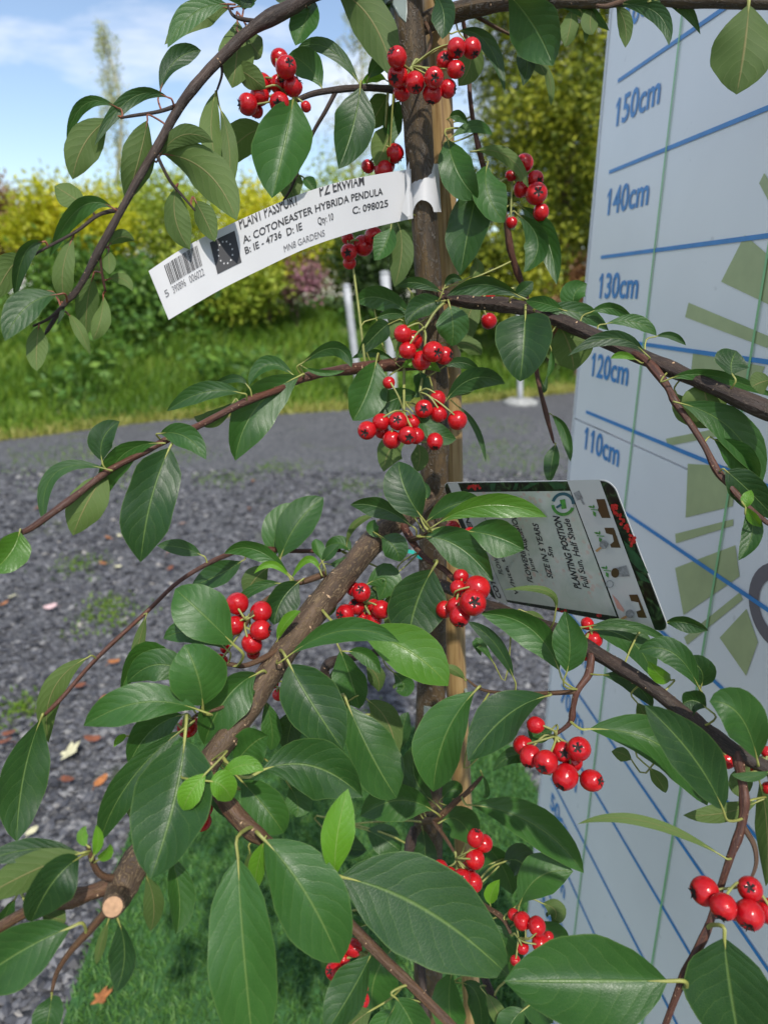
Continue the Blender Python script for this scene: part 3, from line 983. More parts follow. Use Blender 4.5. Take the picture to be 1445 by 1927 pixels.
BR = {}       # name -> dict(obj, pts(px,py,d))
def branch(key, pts, mat, name='branch', sides=10, rough=0.10, taper_end=True, sub=5, cut=False):
    """pts: (px, py, depth cm, width px)"""
    raw = [(x, y, d / 100.0, w) for x, y, d, w in pts]
    sm = catmull(raw, sub)
    w3 = [P(x, y, d) for x, y, d, w in sm]
    rad = [max(0.0008, w * d / FPX / 2) for x, y, d, w in sm]
    if taper_end and not cut: rad[-1] *= 0.4
    if rough >= 0.07 and name != 'trunk':
        rn = random.Random(len(BR) * 3 + 1)
        for _ in range(max(2, len(rad) // 7)):
            k0 = rn.uniform(2, len(rad) - 3); am = rn.uniform(0.12, 0.30) * (0.3 if cut else 1)
            for i in range(len(rad)):
                rad[i] *= 1 + am * math.exp(-((i - k0) / 1.5) ** 2)
    v, f, u = tube(w3, rad, sides, True, rough, seed=sum(ord(c) for c in key) % 17)
    B = Bag(); B.add(v, f, u)
    rnd = random.Random(len(BR) + 5)
    # lenticels / bud scars
    if rough >= 0.07 and name != 'trunk':
        for i in range(int(len(w3) * 0.7)):
            k = rnd.randrange(1, len(w3) - 1)
            t = (w3[k + 1] - w3[k - 1]).normalized()
            o = Matrix.Rotation(rnd.uniform(0, 6.28), 3, t) @ t.orthogonal().normalized()
            c = w3[k] + o * rad[k] * 0.97
            s = rad[k] * rnd.uniform(0.08, 0.16)
            e = t.cross(o)
            vv = [c - t * s, c + e * s * 1.6, c + t * s, c - e * s * 1.6, c + o * s * 0.8]
            B.add(vv, [(0, 1, 4), (1, 2, 4), (2, 3, 4), (3, 0, 4)], None, 1)
    if cut:
        c = w3[-1]; t = (w3[-1] - w3[-2]).normalized()
        o = t.orthogonal().normalized()
        vv = [c + t * 0.0009]
        for k in range(16):
            vv.append(c + t * 0.0005 + (Matrix.Rotation(k * math.pi / 8, 3, t) @ o) * rad[-1] * 0.86)
        B.add(vv, [(0, k + 1, (k + 1) % 16 + 1) for k in range(16)], None, 2)
    ob = local(B.build(name, [mat, M['nick'], M['cutwood']], smooth=True), tree)
    ob.matrix_parent_inverse = Matrix.Translation(-Vector(tree.location))
    BR[key] = dict(obj=ob, pts=sm, w3=w3, rad=rad)
    return ob

# trunk: pixel rows with the depth of an upright stem
tp = []
for x, y, w in ((762, -420, 44), (762, -250, 48), (766, -60, 52), (770, 40, 56), (783, 200, 56), (797, 400, 50), (808, 560, 50), (818, 700, 48), (820, 800, 50), (816, 900, 54), (814, 1050, 54),
                (812, 1200, 54), (811, 1320, 56), (806, 1450, 54), (806, 1600, 54), (806, 1800, 54), (806, 1950, 54)):
    tp.append((x, y, vdepth(y) * 100, w))
branch('T', tp, M['trunk'], 'trunk', 16, 0.10, False, 6)
# foot of the trunk below the picture
lastp = BR['T']['w3'][-1]; lr = BR['T']['rad'][-1]
pp = [lastp + (Vector((lastp.x, lastp.y, -0.01)) - lastp) * t for t in (0, 0.5, 0.9, 1.0)]
v, f, u = tube(pp, [lr, lr * 1.05, lr * 1.2, lr * 1.5], 14, True, 0.06)
B = Bag(); B.add(v, f, u)
local(B.build('trunk_foot', M['trunk'], smooth=True), tree)

bk, dk, rt, bt_ = M['bark'], M['darkbark'], M['redtwig'], M['browntwig']
branch('1', [(760, -70, 52, 34), (680, -45, 51, 28), (600, -15, 50, 26), (545, 15, 49, 23), (480, 50, 48, 21), (420, 105, 47, 20), (365, 165, 46, 18), (330, 215, 46, 17), (295, 280, 45, 15), (270, 320, 45, 15), (240, 375, 44.5, 14),
             (215, 420, 44, 13), (185, 475, 44, 12), (150, 540, 44, 11), (120, 575, 44, 9), (85, 630, 44, 7)], dk)
branch('1a', [(338, 197, 46, 9), (300, 210, 45.5, 7), (250, 218, 45, 6), (228, 222, 45, 4)], dk, 'twig', 7, 0.04)
branch('1b', [(222, 395, 44.5, 9), (185, 405, 44, 7), (145, 435, 43.5, 6), (90, 465, 43, 5), (60, 482, 43, 4)], dk, 'twig', 7, 0.04)
branch('1c', [(296, 293, 45, 7), (320, 340, 45.5, 6), (345, 370, 46, 5), (368, 397, 46, 4)], dk, 'twig', 7, 0.04)
branch('1d', [(485, 40, 48, 8), (455, 36, 48, 8), (438, 28, 48, 6), (428, 8, 48, 4)], dk, 'twig', 7, 0.04)
branch('1e', [(188, 470, 44, 6), (192, 510, 44.5, 4), (199, 548, 45, 3)], rt, 'twig', 6, 0.04)
branch('1f', [(122, 572, 44, 7), (95, 598, 43.5, 6), (62, 614, 43, 4)], dk, 'twig', 7, 0.04)
branch('1g', [(415, 112, 47, 6), (418, 140, 47.5, 5), (408, 172, 48, 4)], dk, 'twig', 6, 0.04)
branch('2', [(782, 170, 56, 13), (740, 168, 55, 12), (690, 165, 54, 12), (640, 168, 53, 11), (590, 176, 52.5, 11), (556, 190, 52, 9)], dk)
branch('2a', [(632, 172, 53, 9), (612, 210, 53, 8), (590, 248, 53.5, 7), (570, 295, 54, 6), (550, 350, 54.5, 5), (532, 380, 55, 4)], dk, 'twig', 7, 0.05)
branch('3', [(778, 55, 54, 34), (820, 34, 53, 36), (870, 20, 52, 34), (930, 8, 50.5, 28), (1000, 3, 49, 22), (1100, 4, 47.5, 20), (1230, 0, 46, 20), (1350, 2, 45, 20), (1480, 8, 44, 20)], M['trunk'])
branch('3a', [(868, 20, 55, 8), (880, 100, 57, 9), (884, 180, 57, 9), (892, 240, 57.5, 9), (902, 285, 57.5, 10), (915, 330, 58, 11), (948, 400, 58, 11), (960, 470, 59, 13), (974, 515, 60, 10), (990, 560, 61, 8), (1003, 640, 61, 8), (1010, 705, 61, 8),
              (1025, 770, 61, 8), (1042, 835, 61, 6)], rt, 'branch', 8, 0.08)
branch('3b', [(895, 30, 52, 8), (930, 50, 52, 7), (962, 66, 52, 5)], bt_, 'twig', 7, 0.05)
branch('3c', [(800, 40, 53, 7), (812, 70, 52, 6), (806, 95, 51.5, 5), (790, 118, 51, 4)], bt_, 'twig', 6, 0.04)
branch('3d', [(1175, 2, 46.5, 12), (1140, 12, 46, 9), (1120, 10, 46, 6)], bt_, 'twig', 7, 0.05)
branch('4', [(820, 690, 62, 20), (760, 686, 60, 20), (700, 690, 58, 19), (640, 697, 56, 18), (590, 706, 54, 16), (560, 716, 53, 15), (520, 735, 51, 14), (460, 757, 49, 13), (400, 788, 48, 12), (360, 808, 47, 12), (310, 830, 46, 12), (270, 852, 45.5, 12),
             (205, 886, 45, 11), (150, 928, 44, 12), (100, 965, 43, 13), (60, 993, 42.5, 12), (36, 1004, 42, 9)], rt)
branch('5', [(815, 552, 60, 22), (880, 568, 58, 25), (940, 573, 56.5, 26), (1000, 584, 55, 27), (1060, 606, 53.5, 27), (1120, 633, 52, 27), (1180, 660, 50.5, 27), (1250, 690, 49, 27), (1320, 720, 47, 27), (1390, 750, 45.5, 27), (1480, 790, 44, 27)], dk)
branch('5a', [(1190, 663, 50, 14), (1222, 685, 49, 14), (1255, 728, 48, 13), (1270, 757, 47.5, 14), (1300, 800, 47, 12), (1325, 840, 46.5, 12), (1348, 885, 46, 12), (1375, 918, 45.5, 10), (1405, 952, 45, 10), (1450, 990, 44, 9)], rt, 'branch', 8, 0.09)
branch('5b', [(828, 520, 60, 8), (826, 548, 58, 8), (838, 568, 57, 7), (850, 562, 56.5, 5)], bt_, 'twig', 6, 0.05)
branch('6', [(806, 935, 63, 36), (770, 965, 61, 42), (740, 985, 59, 46), (700, 1022, 57, 46), (650, 1080, 54.5, 46), (600, 1140, 52, 47), (545, 1212, 49.5, 47), (492, 1290, 47, 47), (440, 1372, 45, 46), (395, 1430, 43.5, 44), (350, 1490, 42, 44), 
             (300, 1565, 40.5, 46), (258, 1620, 39.5, 54), (236, 1660, 38.6, 56), (222, 1688, 37.9, 50), (213, 1706, 36.4, 42)], bk, 'branch', 18, 0.07, True, 7, True)
branch('6b', [(245, 1655, 39, 34), (185, 1675, 38.5, 28), (120, 1695, 38, 24), (50, 1716, 37.5, 22), (-40, 1770, 37, 20)], bt_, 'branch', 9, 0.10)
branch('6m', [(238, 1648, 38.8, 18), (205, 1652, 38.0, 14), (184, 1640, 37.6, 12), (172, 1612, 37.4, 10), (166, 1590, 37.3, 7)], bt_, 'twig', 8, 0.05)
branch('6c', [(208, 1705, 38.4, 16), (172, 1748, 38.4, 15), (132, 1792, 38.3, 12), (108, 1830, 38.2, 9), (98, 1868, 38, 6)], bt_, 'twig', 8, 0.06)
branch('6d', [(392, 1455, 43, 26), (425, 1510, 42, 30), (465, 1555, 41.5, 30), (510, 1590, 41.5, 22), (580, 1650, 41.5, 18), (650, 1728, 41, 18), (715, 1798, 40.5, 19), (775, 1855, 40, 18), (870, 1950, 39, 17)], bt_, 'branch', 12, 0.18)
branch('6e', [(612, 1080, 53.5, 14), (572, 1094, 52.5, 12), (545, 1100, 52, 10)], bt_, 'twig', 7, 0.06)
branch('6f', [(640, 1035, 60, 9), (560, 1037, 58, 9), (480, 1034, 56, 9), (420, 1047, 54, 8), (340, 1092, 52, 8), (280, 1148, 50.5, 8), (220, 1203, 49, 8), (170, 1252, 48, 8), (120, 1310, 47, 8), (80, 1350, 46.5, 6)], rt, 'branch', 8, 0.08)
branch('6g', [(535, 1215, 48.8, 14), (500, 1237, 47.5, 12), (460, 1253, 46.8, 10), (430, 1250, 46.5, 9), (402, 1250, 46.5, 7)], bt_, 'twig', 7, 0.06)
branch('6h', [(548, 1105, 51.5, 6), (505, 1125, 50, 8), (478, 1150, 49, 7), (462, 1180, 49, 6)], bt_, 'twig', 7, 0.06)
branch('6k', [(490, 1290, 46.5, 10), (420, 1330, 44.5, 8), (372, 1345, 44, 7), (345, 1375, 44, 6)], bt_, 'twig', 7, 0.06)
branch('7', [(752, 975, 59, 14), (775, 1018, 57, 13), (800, 1050, 56, 11), (838, 1074, 54.5, 10), (862, 1105, 53.5, 8), (860, 1130, 53, 5)], rt, 'branch', 8, 0.09)
branch('7a', [(770, 1015, 57, 10), (790, 1010, 55.5, 11), (812, 998, 54, 8)], bt_, 'twig', 7, 0.06)
branch('8', [(815, 1095, 65, 22), (870, 1118, 61, 24), (915, 1143, 57.5, 26), (980, 1165, 54, 26), (1040, 1187, 51, 26), (1110, 1222, 48.5, 27), (1160, 1252, 47, 27), (1220, 1290, 45.5, 27), (1270, 1330, 44.5, 28), (1320, 1370, 43.5, 28), (1380, 1412, 42.5, 28), (1480, 1465, 41.5, 28)], dk)
branch('8a', [(1112, 1230, 48, 15), (1107, 1268, 47.5, 13), (1086, 1300, 47, 12), (1078, 1330, 47, 10), (1072, 1360, 47, 9), (1040, 1385, 47, 6)], rt, 'twig', 8, 0.07)
branch('8c', [(1083, 1302, 47, 10), (1040, 1304, 47.5, 9), (980, 1306, 48.5, 8), (910, 1299, 50, 6), (878, 1278, 50.5, 4)], bt_, 'twig', 7, 0.06)
branch('8b', [(1385, 1412, 42.3, 18), (1394, 1460, 42, 16), (1400, 1510, 41.6, 16), (1393, 1560, 41.4, 15), (1374, 1612, 41.2, 14), (1355, 1670, 41, 13), (1330, 1750, 40.6, 13), (1290, 1830, 40.2, 13), (1262, 1900, 40, 12), (1240, 1960, 40, 11)], rt, 'branch', 9, 0.09)
branch('8d', [(1398, 1555, 41.4, 12), (1418, 1590, 41, 10), (1422, 1625, 40.6, 7), (1412, 1655, 40.4, 5)], bt_, 'twig', 7, 0.06)
branch('9', [(806, 1560, 74, 14), (800, 1545, 66, 13), (820, 1542, 61, 12), (858, 1508, 60, 9), (880, 1490, 60, 8), (908, 1460, 60, 6)], bt_, 'branch', 8, 0.09)
branch('9a', [(815, 1545, 61, 8), (840, 1580, 59, 7), (855, 1605, 58, 5)], bt_, 'twig', 7, 0.06)
branch('9b', [(806, 1640, 76, 12), (860, 1665, 66, 10), (905, 1700, 61, 9), (945, 1728, 59, 8), (962, 1760, 58, 6)], bt_, 'twig', 8, 0.07)
branch('10', [(806, 1190, 65, 12), (700, 1230, 60, 14), (625, 1245, 56, 16), (612, 1275, 56, 16), (640, 1330, 55, 9), (655, 1360, 54, 7)], dk, 'branch', 8, 0.09)
branch('11', [(806, 1800, 82, 12), (760, 1790, 66, 10), (735, 1770, 58, 8)], dk, 'twig', 7, 0.06)
branch('12', [(778, 1560, 70, 14), (768, 1620, 66, 14), (776, 1700, 62, 14), (790, 1800, 58, 14), (805, 1950, 55, 14)], dk, 'branch', 8, 0.10)
branch('13', [(806, 1700, 79, 10), (880, 1780, 66, 12), (920, 1860, 60, 11), (960, 1960, 56, 10)], dk, 'branch', 8, 0.10)

# ------------------------------------------------------------------ leaves
def nearest_on(key, px, py):
    b = BR[key]
    best, bi = 1e9, 0
    for i, q in enumerate(b['pts']):
        d = (q[0] - px) ** 2 + (q[1] - py) ** 2
        if d < best: best, bi = d, i
    return b['pts'][bi], b['w3'][bi], b['rad'][bi]

NU, NV = 14, 8
leaf_no = [0]
def make_leaf(key, kind, pts, w, db=0.0, dt=None, roll=None, bulge=None, wave=0.0, taper=None):
    leaf_no[0] += 1
    rnd = random.Random(leaf_no[0] * 131 + 17)
    bq, b3, brad = nearest_on(key, *pts[0])
    d0 = bq[2] + db / 100
    if dt is None: dt = rnd.uniform(-1.0, 1.0)
    d1 = d0 + dt / 100
    if bulge is None: bulge = rnd.uniform(-0.9, 0.3) * min(1.0, math.hypot(pts[-1][0] - pts[0][0], pts[-1][1] - pts[0][1]) / 150)
    (bx, by), (tx, ty) = pts[0], pts[-1]
    if len(pts) == 3: mx_, my_ = pts[1]
    else:
        nx, ny = -(ty - by), tx - bx
        k = rnd.uniform(-0.05, 0.05)
        mx_, my_ = (bx + tx) / 2 + nx * k, (by + ty) / 2 + ny * k
    cx, cy = 2 * mx_ - (bx + tx) / 2, 2 * my_ - (by + ty) / 2
    under = kind == 'u'
    mat = M['young'] if kind == 'y' else M['lime'] if kind == 'm' else M['leaf']
    if roll is None: roll = rnd.uniform(-28, 28)
    roll = math.radians(roll)
    fold = math.radians(rnd.uniform(7, 30)) * (0.6 if under else 1)
    twist = math.radians(rnd.uniform(-22, 22))
    p_, q_ = (taper if taper else (rnd.uniform(0.96, 1.18), rnd.uniform(0.70, 0.86)))
    mid3 = []
    for i in range(NU + 1):
        u = i / NU
        x = (1 - u) ** 2 * bx + 2 * u * (1 - u) * cx + u * u * tx
        y = (1 - u) ** 2 * by + 2 * u * (1 - u) * cy + u * u * ty
        d = d0 + (d1 - d0) * u + bulge / 100 * 4 * u * (1 - u)
        mid3.append((P(x, y, d), d))
    wv = rnd.uniform(0, 6.28); wamp = (0.04 + 0.09 * rnd.random() + wave)
    verts, uvs = [], []
    for i in range(NU + 1):
        u = i / NU
        c, d = mid3[i]
        T = (mid3[min(i + 1, NU)][0] - mid3[max(i - 1, 0)][0]).normalized()
        view = (c - CAM).normalized()
        S = T.cross(view)
        if S.length < 1e-3: S = _R.copy()
        S.normalize()
        Nn = S.cross(T).normalized()
        if Nn.dot(view) > 0: Nn = -Nn          # faces the viewer
        if under: Nn = -Nn
        r = roll + twist * (u - 0.5) * 2
        S2 = S * math.cos(r) + Nn * math.sin(r)
        N2 = Nn * math.cos(r) - S * math.sin(r)
        hw = 0.5 * w * d / FPX / max(0.5, math.cos(roll)) / math.cos(fold)
        prof = max(0.0, math.sin(math.pi * min(1, max(0, u)) ** p_)) ** q_
        if u > 0.85: prof *= 1 - 0.10 * ((u - 0.85) / 0.15) ** 2
        if u < 0.2: prof *= 0.82 + 0.9 * u
        for k in range(NV + 1):
            vv = -1 + 2 * k / NV
            a = abs(vv)
            rip = wamp * math.sin(u * 11 + wv + (1.9 if vv > 0 else 0)) * a ** 2.2
            h = (a ** 1.25) * math.sin(fold) + rip
            edge = 1 + 0.02 * math.sin(u * 23 + wv * 3 + vv) + wave * 1.4 * math.sin(u * 12.5 + wv)
            verts.append(c + S2 * (vv * hw * prof * math.cos(fold) * edge) + N2 * (hw * prof * h))
            uvs.append((u, 0.5 + vv / 2))
    wdt = NV + 1
    faces = []
    flip = None
    for i in range(NU):
        for k in range(NV):
            f = (i * wdt + k, i * wdt + k + 1, (i + 1) * wdt + k + 1, (i + 1) * wdt + k)
            if flip is None:
                j = (NU // 2) * wdt + NV // 2 - 1
                e1 = verts[j + 1] - verts[j]; e2 = verts[j + wdt] - verts[j]
                nn = e1.cross(e2)
                vw = (verts[j] - CAM)
                facing = nn.dot(vw) < 0
                flip = (facing == under)
            faces.append(f[::-1] if flip else f)
    B = Bag(); B.add(verts, faces, uvs, 0)
    # stalk
    base = mid3[0][0]
    T0 = (mid3[1][0] - base).normalized()
    dist = (b3 - base).length
    c1 = base - T0 * min(dist * 0.45, 0.02)
    c0 = b3.lerp(base, 0.25) + (c1 - base) * 0.5
    sp = [b3, c0, c1.lerp(base, 0.2), base, mid3[1][0], mid3[2][0].lerp(mid3[1][0], 0.3)]
    sp = [Vector(q) for q in catmull([list(q) for q in sp], 3)]
    sr = min(0.0011, max(0.0006, w * d0 / FPX * 0.028))
    v, f, u = tube(sp, [sr * (1.3 - 0.35 * i / 9 if i <= 9 else 0.95 - 0.85 * (i - 9) / (len(sp) - 10)) for i in range(len(sp))], 5, False)
    B.add(v, f, u, 1)
    pm = M['redpetiole'] if key in ('1', '1a', '1b', '1c', '1d', '1e', '1f') else M['petiole']
    ob = B.build('leaf', [mat, pm], smooth=True)
    ob.parent = BR[key]['obj']
    ob.matrix_parent_inverse = BR_INV
    return ob
BR_INV = Matrix.Identity(4)

LEAVES = {
'1d': """
t 430,8 365,25 316,90 40 b-1
u 432,16 375,25 310,84 46 b0.6
t 440,14 467,-2 385,-22 28 b0
t 458,20 470,-6 500,-30 26
""",
'1': """
u 447,38 437,166 66 b1.5 r8
u 455,60 492,108 40 b2.2
u 432,122 500,168 42 b2
u 278,226 262,300 237,380 58 b-0.6
u 300,296 345,254 402,268 36 b1
u 308,290 390,325 446,415 76 b1.6
t 568,10 535,-12 515,-40 40 b1
t 590,-2 575,40 556,86 50 b0.8
u 632,-20 700,40 742,150 76 b1.5
t 675,-25 705,0 728,32 48 b3
u 205,462 228,446 254,453 24 b0.6
u 205,470 207,516 24 b0.8
u 128,590 150,620 171,668 22 b0.6
t 118,570 118,588 108,612 8 b0.3
""",
'1a': """
t 302,172 330,115 379,95 36 b0.3
t 318,184 246,186 178,275 26 b-0.5
t 222,203 160,196 126,268 22 b0
u 205,224 160,270 137,338 62 b0.3 r-6
""",
'1b': """
u 163,388 103,350 44 b0.2
t 214,392 150,392 93,485 34 b-0.5
t 82,455 46,480 29,562 28 b-0.3
u 45,488 20,505 -14,568 52 b0.3
u 138,446 118,515 127,576 38 b0.3
""",
'1f': """
t 111,554 50,578 10,642 54 b-1 t-1.5
u 74,552 14,565 20 b0.8
u 74,612 70,698 38 b0
""",
'1e': """
u 176,520 165,570 163,632 42 b0.4
u 195,556 190,600 176,640 32 b0.2
u 203,526 232,525 250,548 22 b0.4
""",
'1c': """
u 334,350 330,410 358,470 50 b0.3
u 368,378 385,410 405,455 42 b0.6
""",
'1g': """
u 406,172 398,250 414,318 40 b0 r20
u 415,205 432,280 430,362 32 b0.7
""",
'2': """
u 500,242 455,262 404,324 62 b1
t 559,182 610,120 559,88 2 b0
t 676,158 620,92 560,90 28 b0
t 606,166 580,125 543,103 54 b0.3
t 552,186 535,275 512,373 106 b-2 t-0.5
t 678,163 665,235 637,318 78 b-1 t0
y 728,152 705,146 680,158 18 b-0.4
t 693,148 725,105 790,60 36 b-0.4
u 728,178 715,205 690,244 46 b1.2
u 738,240 725,275 706,312 56 b1.6
t 733,274 738,230 752,190 38 b1.0
""",
'2a': """
u 556,300 545,340 562,385 46 b0.3
t 572,335 582,345 595,362 22 b0.5
""",
'3': """
t 818,-10 835,25 832,74 46 b-1.5
t 955,-12 1005,50 1040,124 92 b-1.5
t 858,60 915,80 950,176 28 b-0.2
u 872,72 885,115 862,162 52 b2.2
t 1035,-2 1085,8 1146,58 28 b-0.4
u 1075,15 1072,50 1062,88 34 b0.6
u 1090,18 1102,45 1100,82 14 b0.4
u 1118,12 1110,40 1115,66 32 b0.8
u 1158,10 1175,45 1176,90 28 b-0.2
t 1160,8 1235,24 1258,86 30 b-0.4
t 1225,2 1280,10 1317,65 22 b-0.4
u 1408,8 1400,90 1385,178 116 b-0.5 r4
t 720,-30 745,0 760,30 22 b1.5
""",
'3b': """
t 976,64 992,110 983,162 36 b0
u 1000,60 1012,110 1027,142 32 b0.6
u 1014,100 1034,150 1036,199 15 b0.6
""",
'3a': """
t 845,222 862,218 880,233 20 b-0.8
t 848,260 890,238 926,254 22 b-0.8
t 842,262 862,325 899,375 66 b-1.5 t-0.5
t 916,312 918,365 949,419 62 b-1.2
u 893,284 955,295 994,354 26 b-0.8
t 902,340 882,430 866,519 80 b-0.8 t0.5
t 978,388 1025,440 1047,536 42 b0.4
t 972,402 1012,455 985,513 46 b-0.2 r20
u 882,522 898,505 893,484 26 b0
t 1037,780 1062,812 1073,869 20 b0
t 1045,836 1038,870 1033,908 28 b-0.2
t 1014,700 1022,735 1030,700 10 b0
""",
'4': """
t 568,684 630,655 662,692 28 b-1
t 570,690 610,702 650,697 12 b-0.6
t 748,686 705,664 662,675 16 b-0.8
t 708,680 690,740 664,792 74 b-2 t-0.5
t 786,742 740,752 690,782 44 b-3
t 790,700 790,725 778,748 34 b-3
y 755,692 790,682 829,700 28 b-3
t 552,706 505,686 468,727 28 b-0.6
t 563,708 480,770 443,867 78 b-1.2 t-1.5 r-14
t 455,740 385,738 314,774 36 b-0.8
u 440,756 400,790 365,784 32 b0.6
t 466,726 440,712 398,728 16 b-0.4
t 302,816 350,822 388,865 46 b-0.8
t 193,868 195,825 226,793 46 b-0.4
t 206,884 105,890 84,990 26 b-0.5 r25
u 200,890 165,945 138,1008 68 b0.4 r-10
t 302,834 225,862 188,954 44 b-0.8
t 320,842 285,940 265,1058 96 b-1 w0.06 t-0.5
m 38,1000 20,1040 -14,1076 62 b-0.4
t 732,610 712,625 671,669 38 b-2
t 705,600 735,590 764,595 20 b-1
u 726,590 748,625 742,662 32 b-0.5
""",
'T': """
u 765,832 735,845 722,888 52 b-3
u 785,836 790,860 782,888 34 b-2.5
t 736,428 725,460 704,490 42 b-3
u 752,428 755,480 742,540 46 b-2
t 838,755 890,712 950,722 42 b-4
t 858,762 895,805 914,870 12 b-2.5
t 832,692 868,682 904,700 22 b-4
u 852,742 880,725 912,702 28 b-2
u 852,645 885,650 906,668 30 b-2
t 784,782 820,815 858,826 38 b-6.5
t 836,540 850,524 870,528 18 b-3
u 905,545 880,600 868,665 42 b1
""",
'5b': """
t 833,552 785,532 746,540 22 b0
t 834,566 790,580 764,613 42 b-0.5
t 774,592 715,560 668,570 44 b0.5
t 846,575 852,610 850,652 62 b-0.8 r5
u 772,548 785,560 800,545 26 b1
""",
'5': """
t 978,558 905,535 840,557 34 b-2
t 988,592 985,650 978,718 104 b-2 t-0.5 r4 p0.78,0.7
t 966,558 985,545 1003,530 28 b-0.8
t 1060,584 1020,570 988,566 28 b-0.4
t 1012,582 1085,588 1145,622 34 b-1
t 1086,582 1080,555 1104,534 46 b1
t 1110,588 1150,580 1190,600 22 b0.6
t 1138,610 1195,606 1235,632 26 b0.6
t 1232,634 1262,632 1290,650 14 b0.6
t 1212,664 1150,636 1068,670 28 b-1.5
y 1198,678 1170,668 1148,675 14 b-1
u 1052,615 1070,650 1080,698 92 b1.2
t 1036,655 1038,685 1028,710 12 b0.6
t 1378,706 1375,685 1385,660 62 b-1 r25
t 1262,712 1345,708 1465,750 26 b-1.5
u 1328,722 1330,755 1358,792 92 b0.8
u 1450,715 1430,720 1414,728 44 b0.5
u 1272,740 1290,770 1330,806 46 b1
""",
'5a': """
t 1276,758 1375,808 1434,908 66 b-0.8 r-20
t 1342,826 1395,860 1425,905 52 b0.3 r20
t 1365,886 1405,920 1462,980 60 b-0.6
y 1402,956 1405,940 1413,922 22 b-1
y 1402,954 1415,972 1431,992 20 b-1
t 1400,946 1415,1000 1388,1055 36 b0.2
""",
'6f': """
t 380,1045 340,1030 296,1027 30 b-0.2
t 455,1056 415,1080 360,1104 46 b0.6
u 276,1158 262,1210 249,1268 22 b-0.2
u 166,1237 100,1300 92,1398 42 b-0.6
t 78,1352 45,1460 32,1584 84 b-0.8 r-10
t 515,1052 525,990 564,948 56 b0.2
t 528,1050 560,985 609,936 68 b-0.8 r-12
u 652,1028 668,988 706,970 14 b-0.5
t 660,1040 640,1022 612,1030 26 b-0.5
t 692,1060 660,1055 640,1070 26 b0
""",
'6e': """
t 606,1056 598,1035 594,1014 24 b-1 r25
t 608,1056 622,1040 640,1024 22 b-1 r-20
y 604,1078 580,1052 548,1090 14 b-0.6
t 545,1082 480,1034 422,1042 34 b-0.8
u 505,1068 480,1090 462,1120 46 b0.8
y 546,1088 512,1062 478,1080 14 b-1.2
t 528,1098 480,1110 432,1156 20 b-0.8
t 563,1095 530,1130 516,1176 58 b-1.2
t 620,1062 645,1060 675,1052 20 b1
""",
'6': """
y 522,1206 540,1170 566,1150 20 b-0.4
t 716,1012 702,995 706,978 24 b-1.8
t 718,1010 742,1030 752,1057 50 b-2.2
t 546,1232 650,1186 752,1209 46 b-3 t-2
m 672,1186 770,1225 843,1291 92 b-4 t-1 r-8
t 545,1250 588,1325 645,1411 106 b-2.5 t-1
t 483,1268 425,1315 384,1402 80 b-1.5 t-1
y 412,1466 455,1440 497,1450 34 b-3.8
y 396,1470 420,1480 436,1506 52 b-4.2 p0.8,0.75
y 388,1455 360,1490 345,1525 46 b-4.4
t 492,1450 590,1442 682,1500 104 b-1.5 t1.5
t 440,1440 475,1400 505,1385 70 b1
t 455,1470 500,1520 534,1568 72 b1
t 545,1480 560,1510 557,1538 54 b1.5
t 500,1320 512,1370 510,1412 38 b2.5
t 560,1335 545,1375 540,1412 50 b2
t 428,1480 410,1490 428,1540 40 b1.5
u 275,1648 290,1700 284,1752 38 b0.4
t 322,1608 338,1690 332,1758 48 b0.8
t 224,1734 235,1800 218,1867 48 b0.2
u 205,1730 190,1780 182,1815 18 b0.6
u 690,1100 725,1090 712,1130 60 b2.5
u 640,1105 620,1140 606,1165 30 b1
""",
'6m': """
y 166,1592 155,1575 163,1554 20 b-0.3
y 176,1612 186,1580 182,1552 20 b-0.6
y 186,1618 200,1605 208,1588 22 b-0.4
t 150,1605 60,1598 -40,1625 40 b-0.3
u 152,1606 60,1640 -50,1700 66 b-0.5
t 150,1614 100,1660 60,1734 80 b-0.6 t-0.5
""",
'6g': """
t 440,1213 378,1152 330,1108 98 b-2.2 t-0.5 r6
t 426,1222 370,1188 308,1202 50 b-0.6
""",
'6k': """
t 382,1328 372,1270 348,1213 106 b-1.2 r6
t 350,1310 280,1230 226,1310 52 b0.4
t 368,1280 300,1250 240,1285 60 b0.6
t 374,1336 265,1322 158,1366 72 b-2.4 t-1
t 345,1345 285,1375 243,1440 64 b-0.4
y 240,1385 225,1390 215,1406 14 b0
t 345,1372 245,1470 188,1586 58 b-2 t-1
t 348,1392 328,1510 284,1654 142 b-3.5 t-3 r8 p1.0,0.66
u 250,1430 250,1500 262,1560 36 b1
t 430,1330 460,1310 480,1300 20 b0.5
""",
'6b': """
u 80,1722 105,1728 125,1732 38 b0.3
t 30,1690 12,1720 8,1740 30 b0.6
""",
'6c': """
t 134,1745 40,1790 -60,1858 106 b-1 r-14
t 98,1874 92,1915 80,1965 54 b-0.2
""",
'6d': """
t 448,1614 460,1800 480,2000 124 b-2.8 t-1 r10 p0.95,0.62
t 497,1580 575,1680 640,1812 132 b-1.6 t-0.5 r-6
y 630,1653 635,1570 655,1484 62 b-1.5 t0
t 640,1650 800,1712 958,1838 172 b-1.6 t0.5 r5 p0.95,0.74
y 497,1585 485,1630 478,1678 32 b-1
u 470,1600 470,1640 462,1690 24 b0
t 698,1796 662,1866 612,1945 72 b0.6
t 745,1878 770,1915 792,1970 76 b-0.6
u 700,1900 660,1930 640,1960 60 b1.5
""",
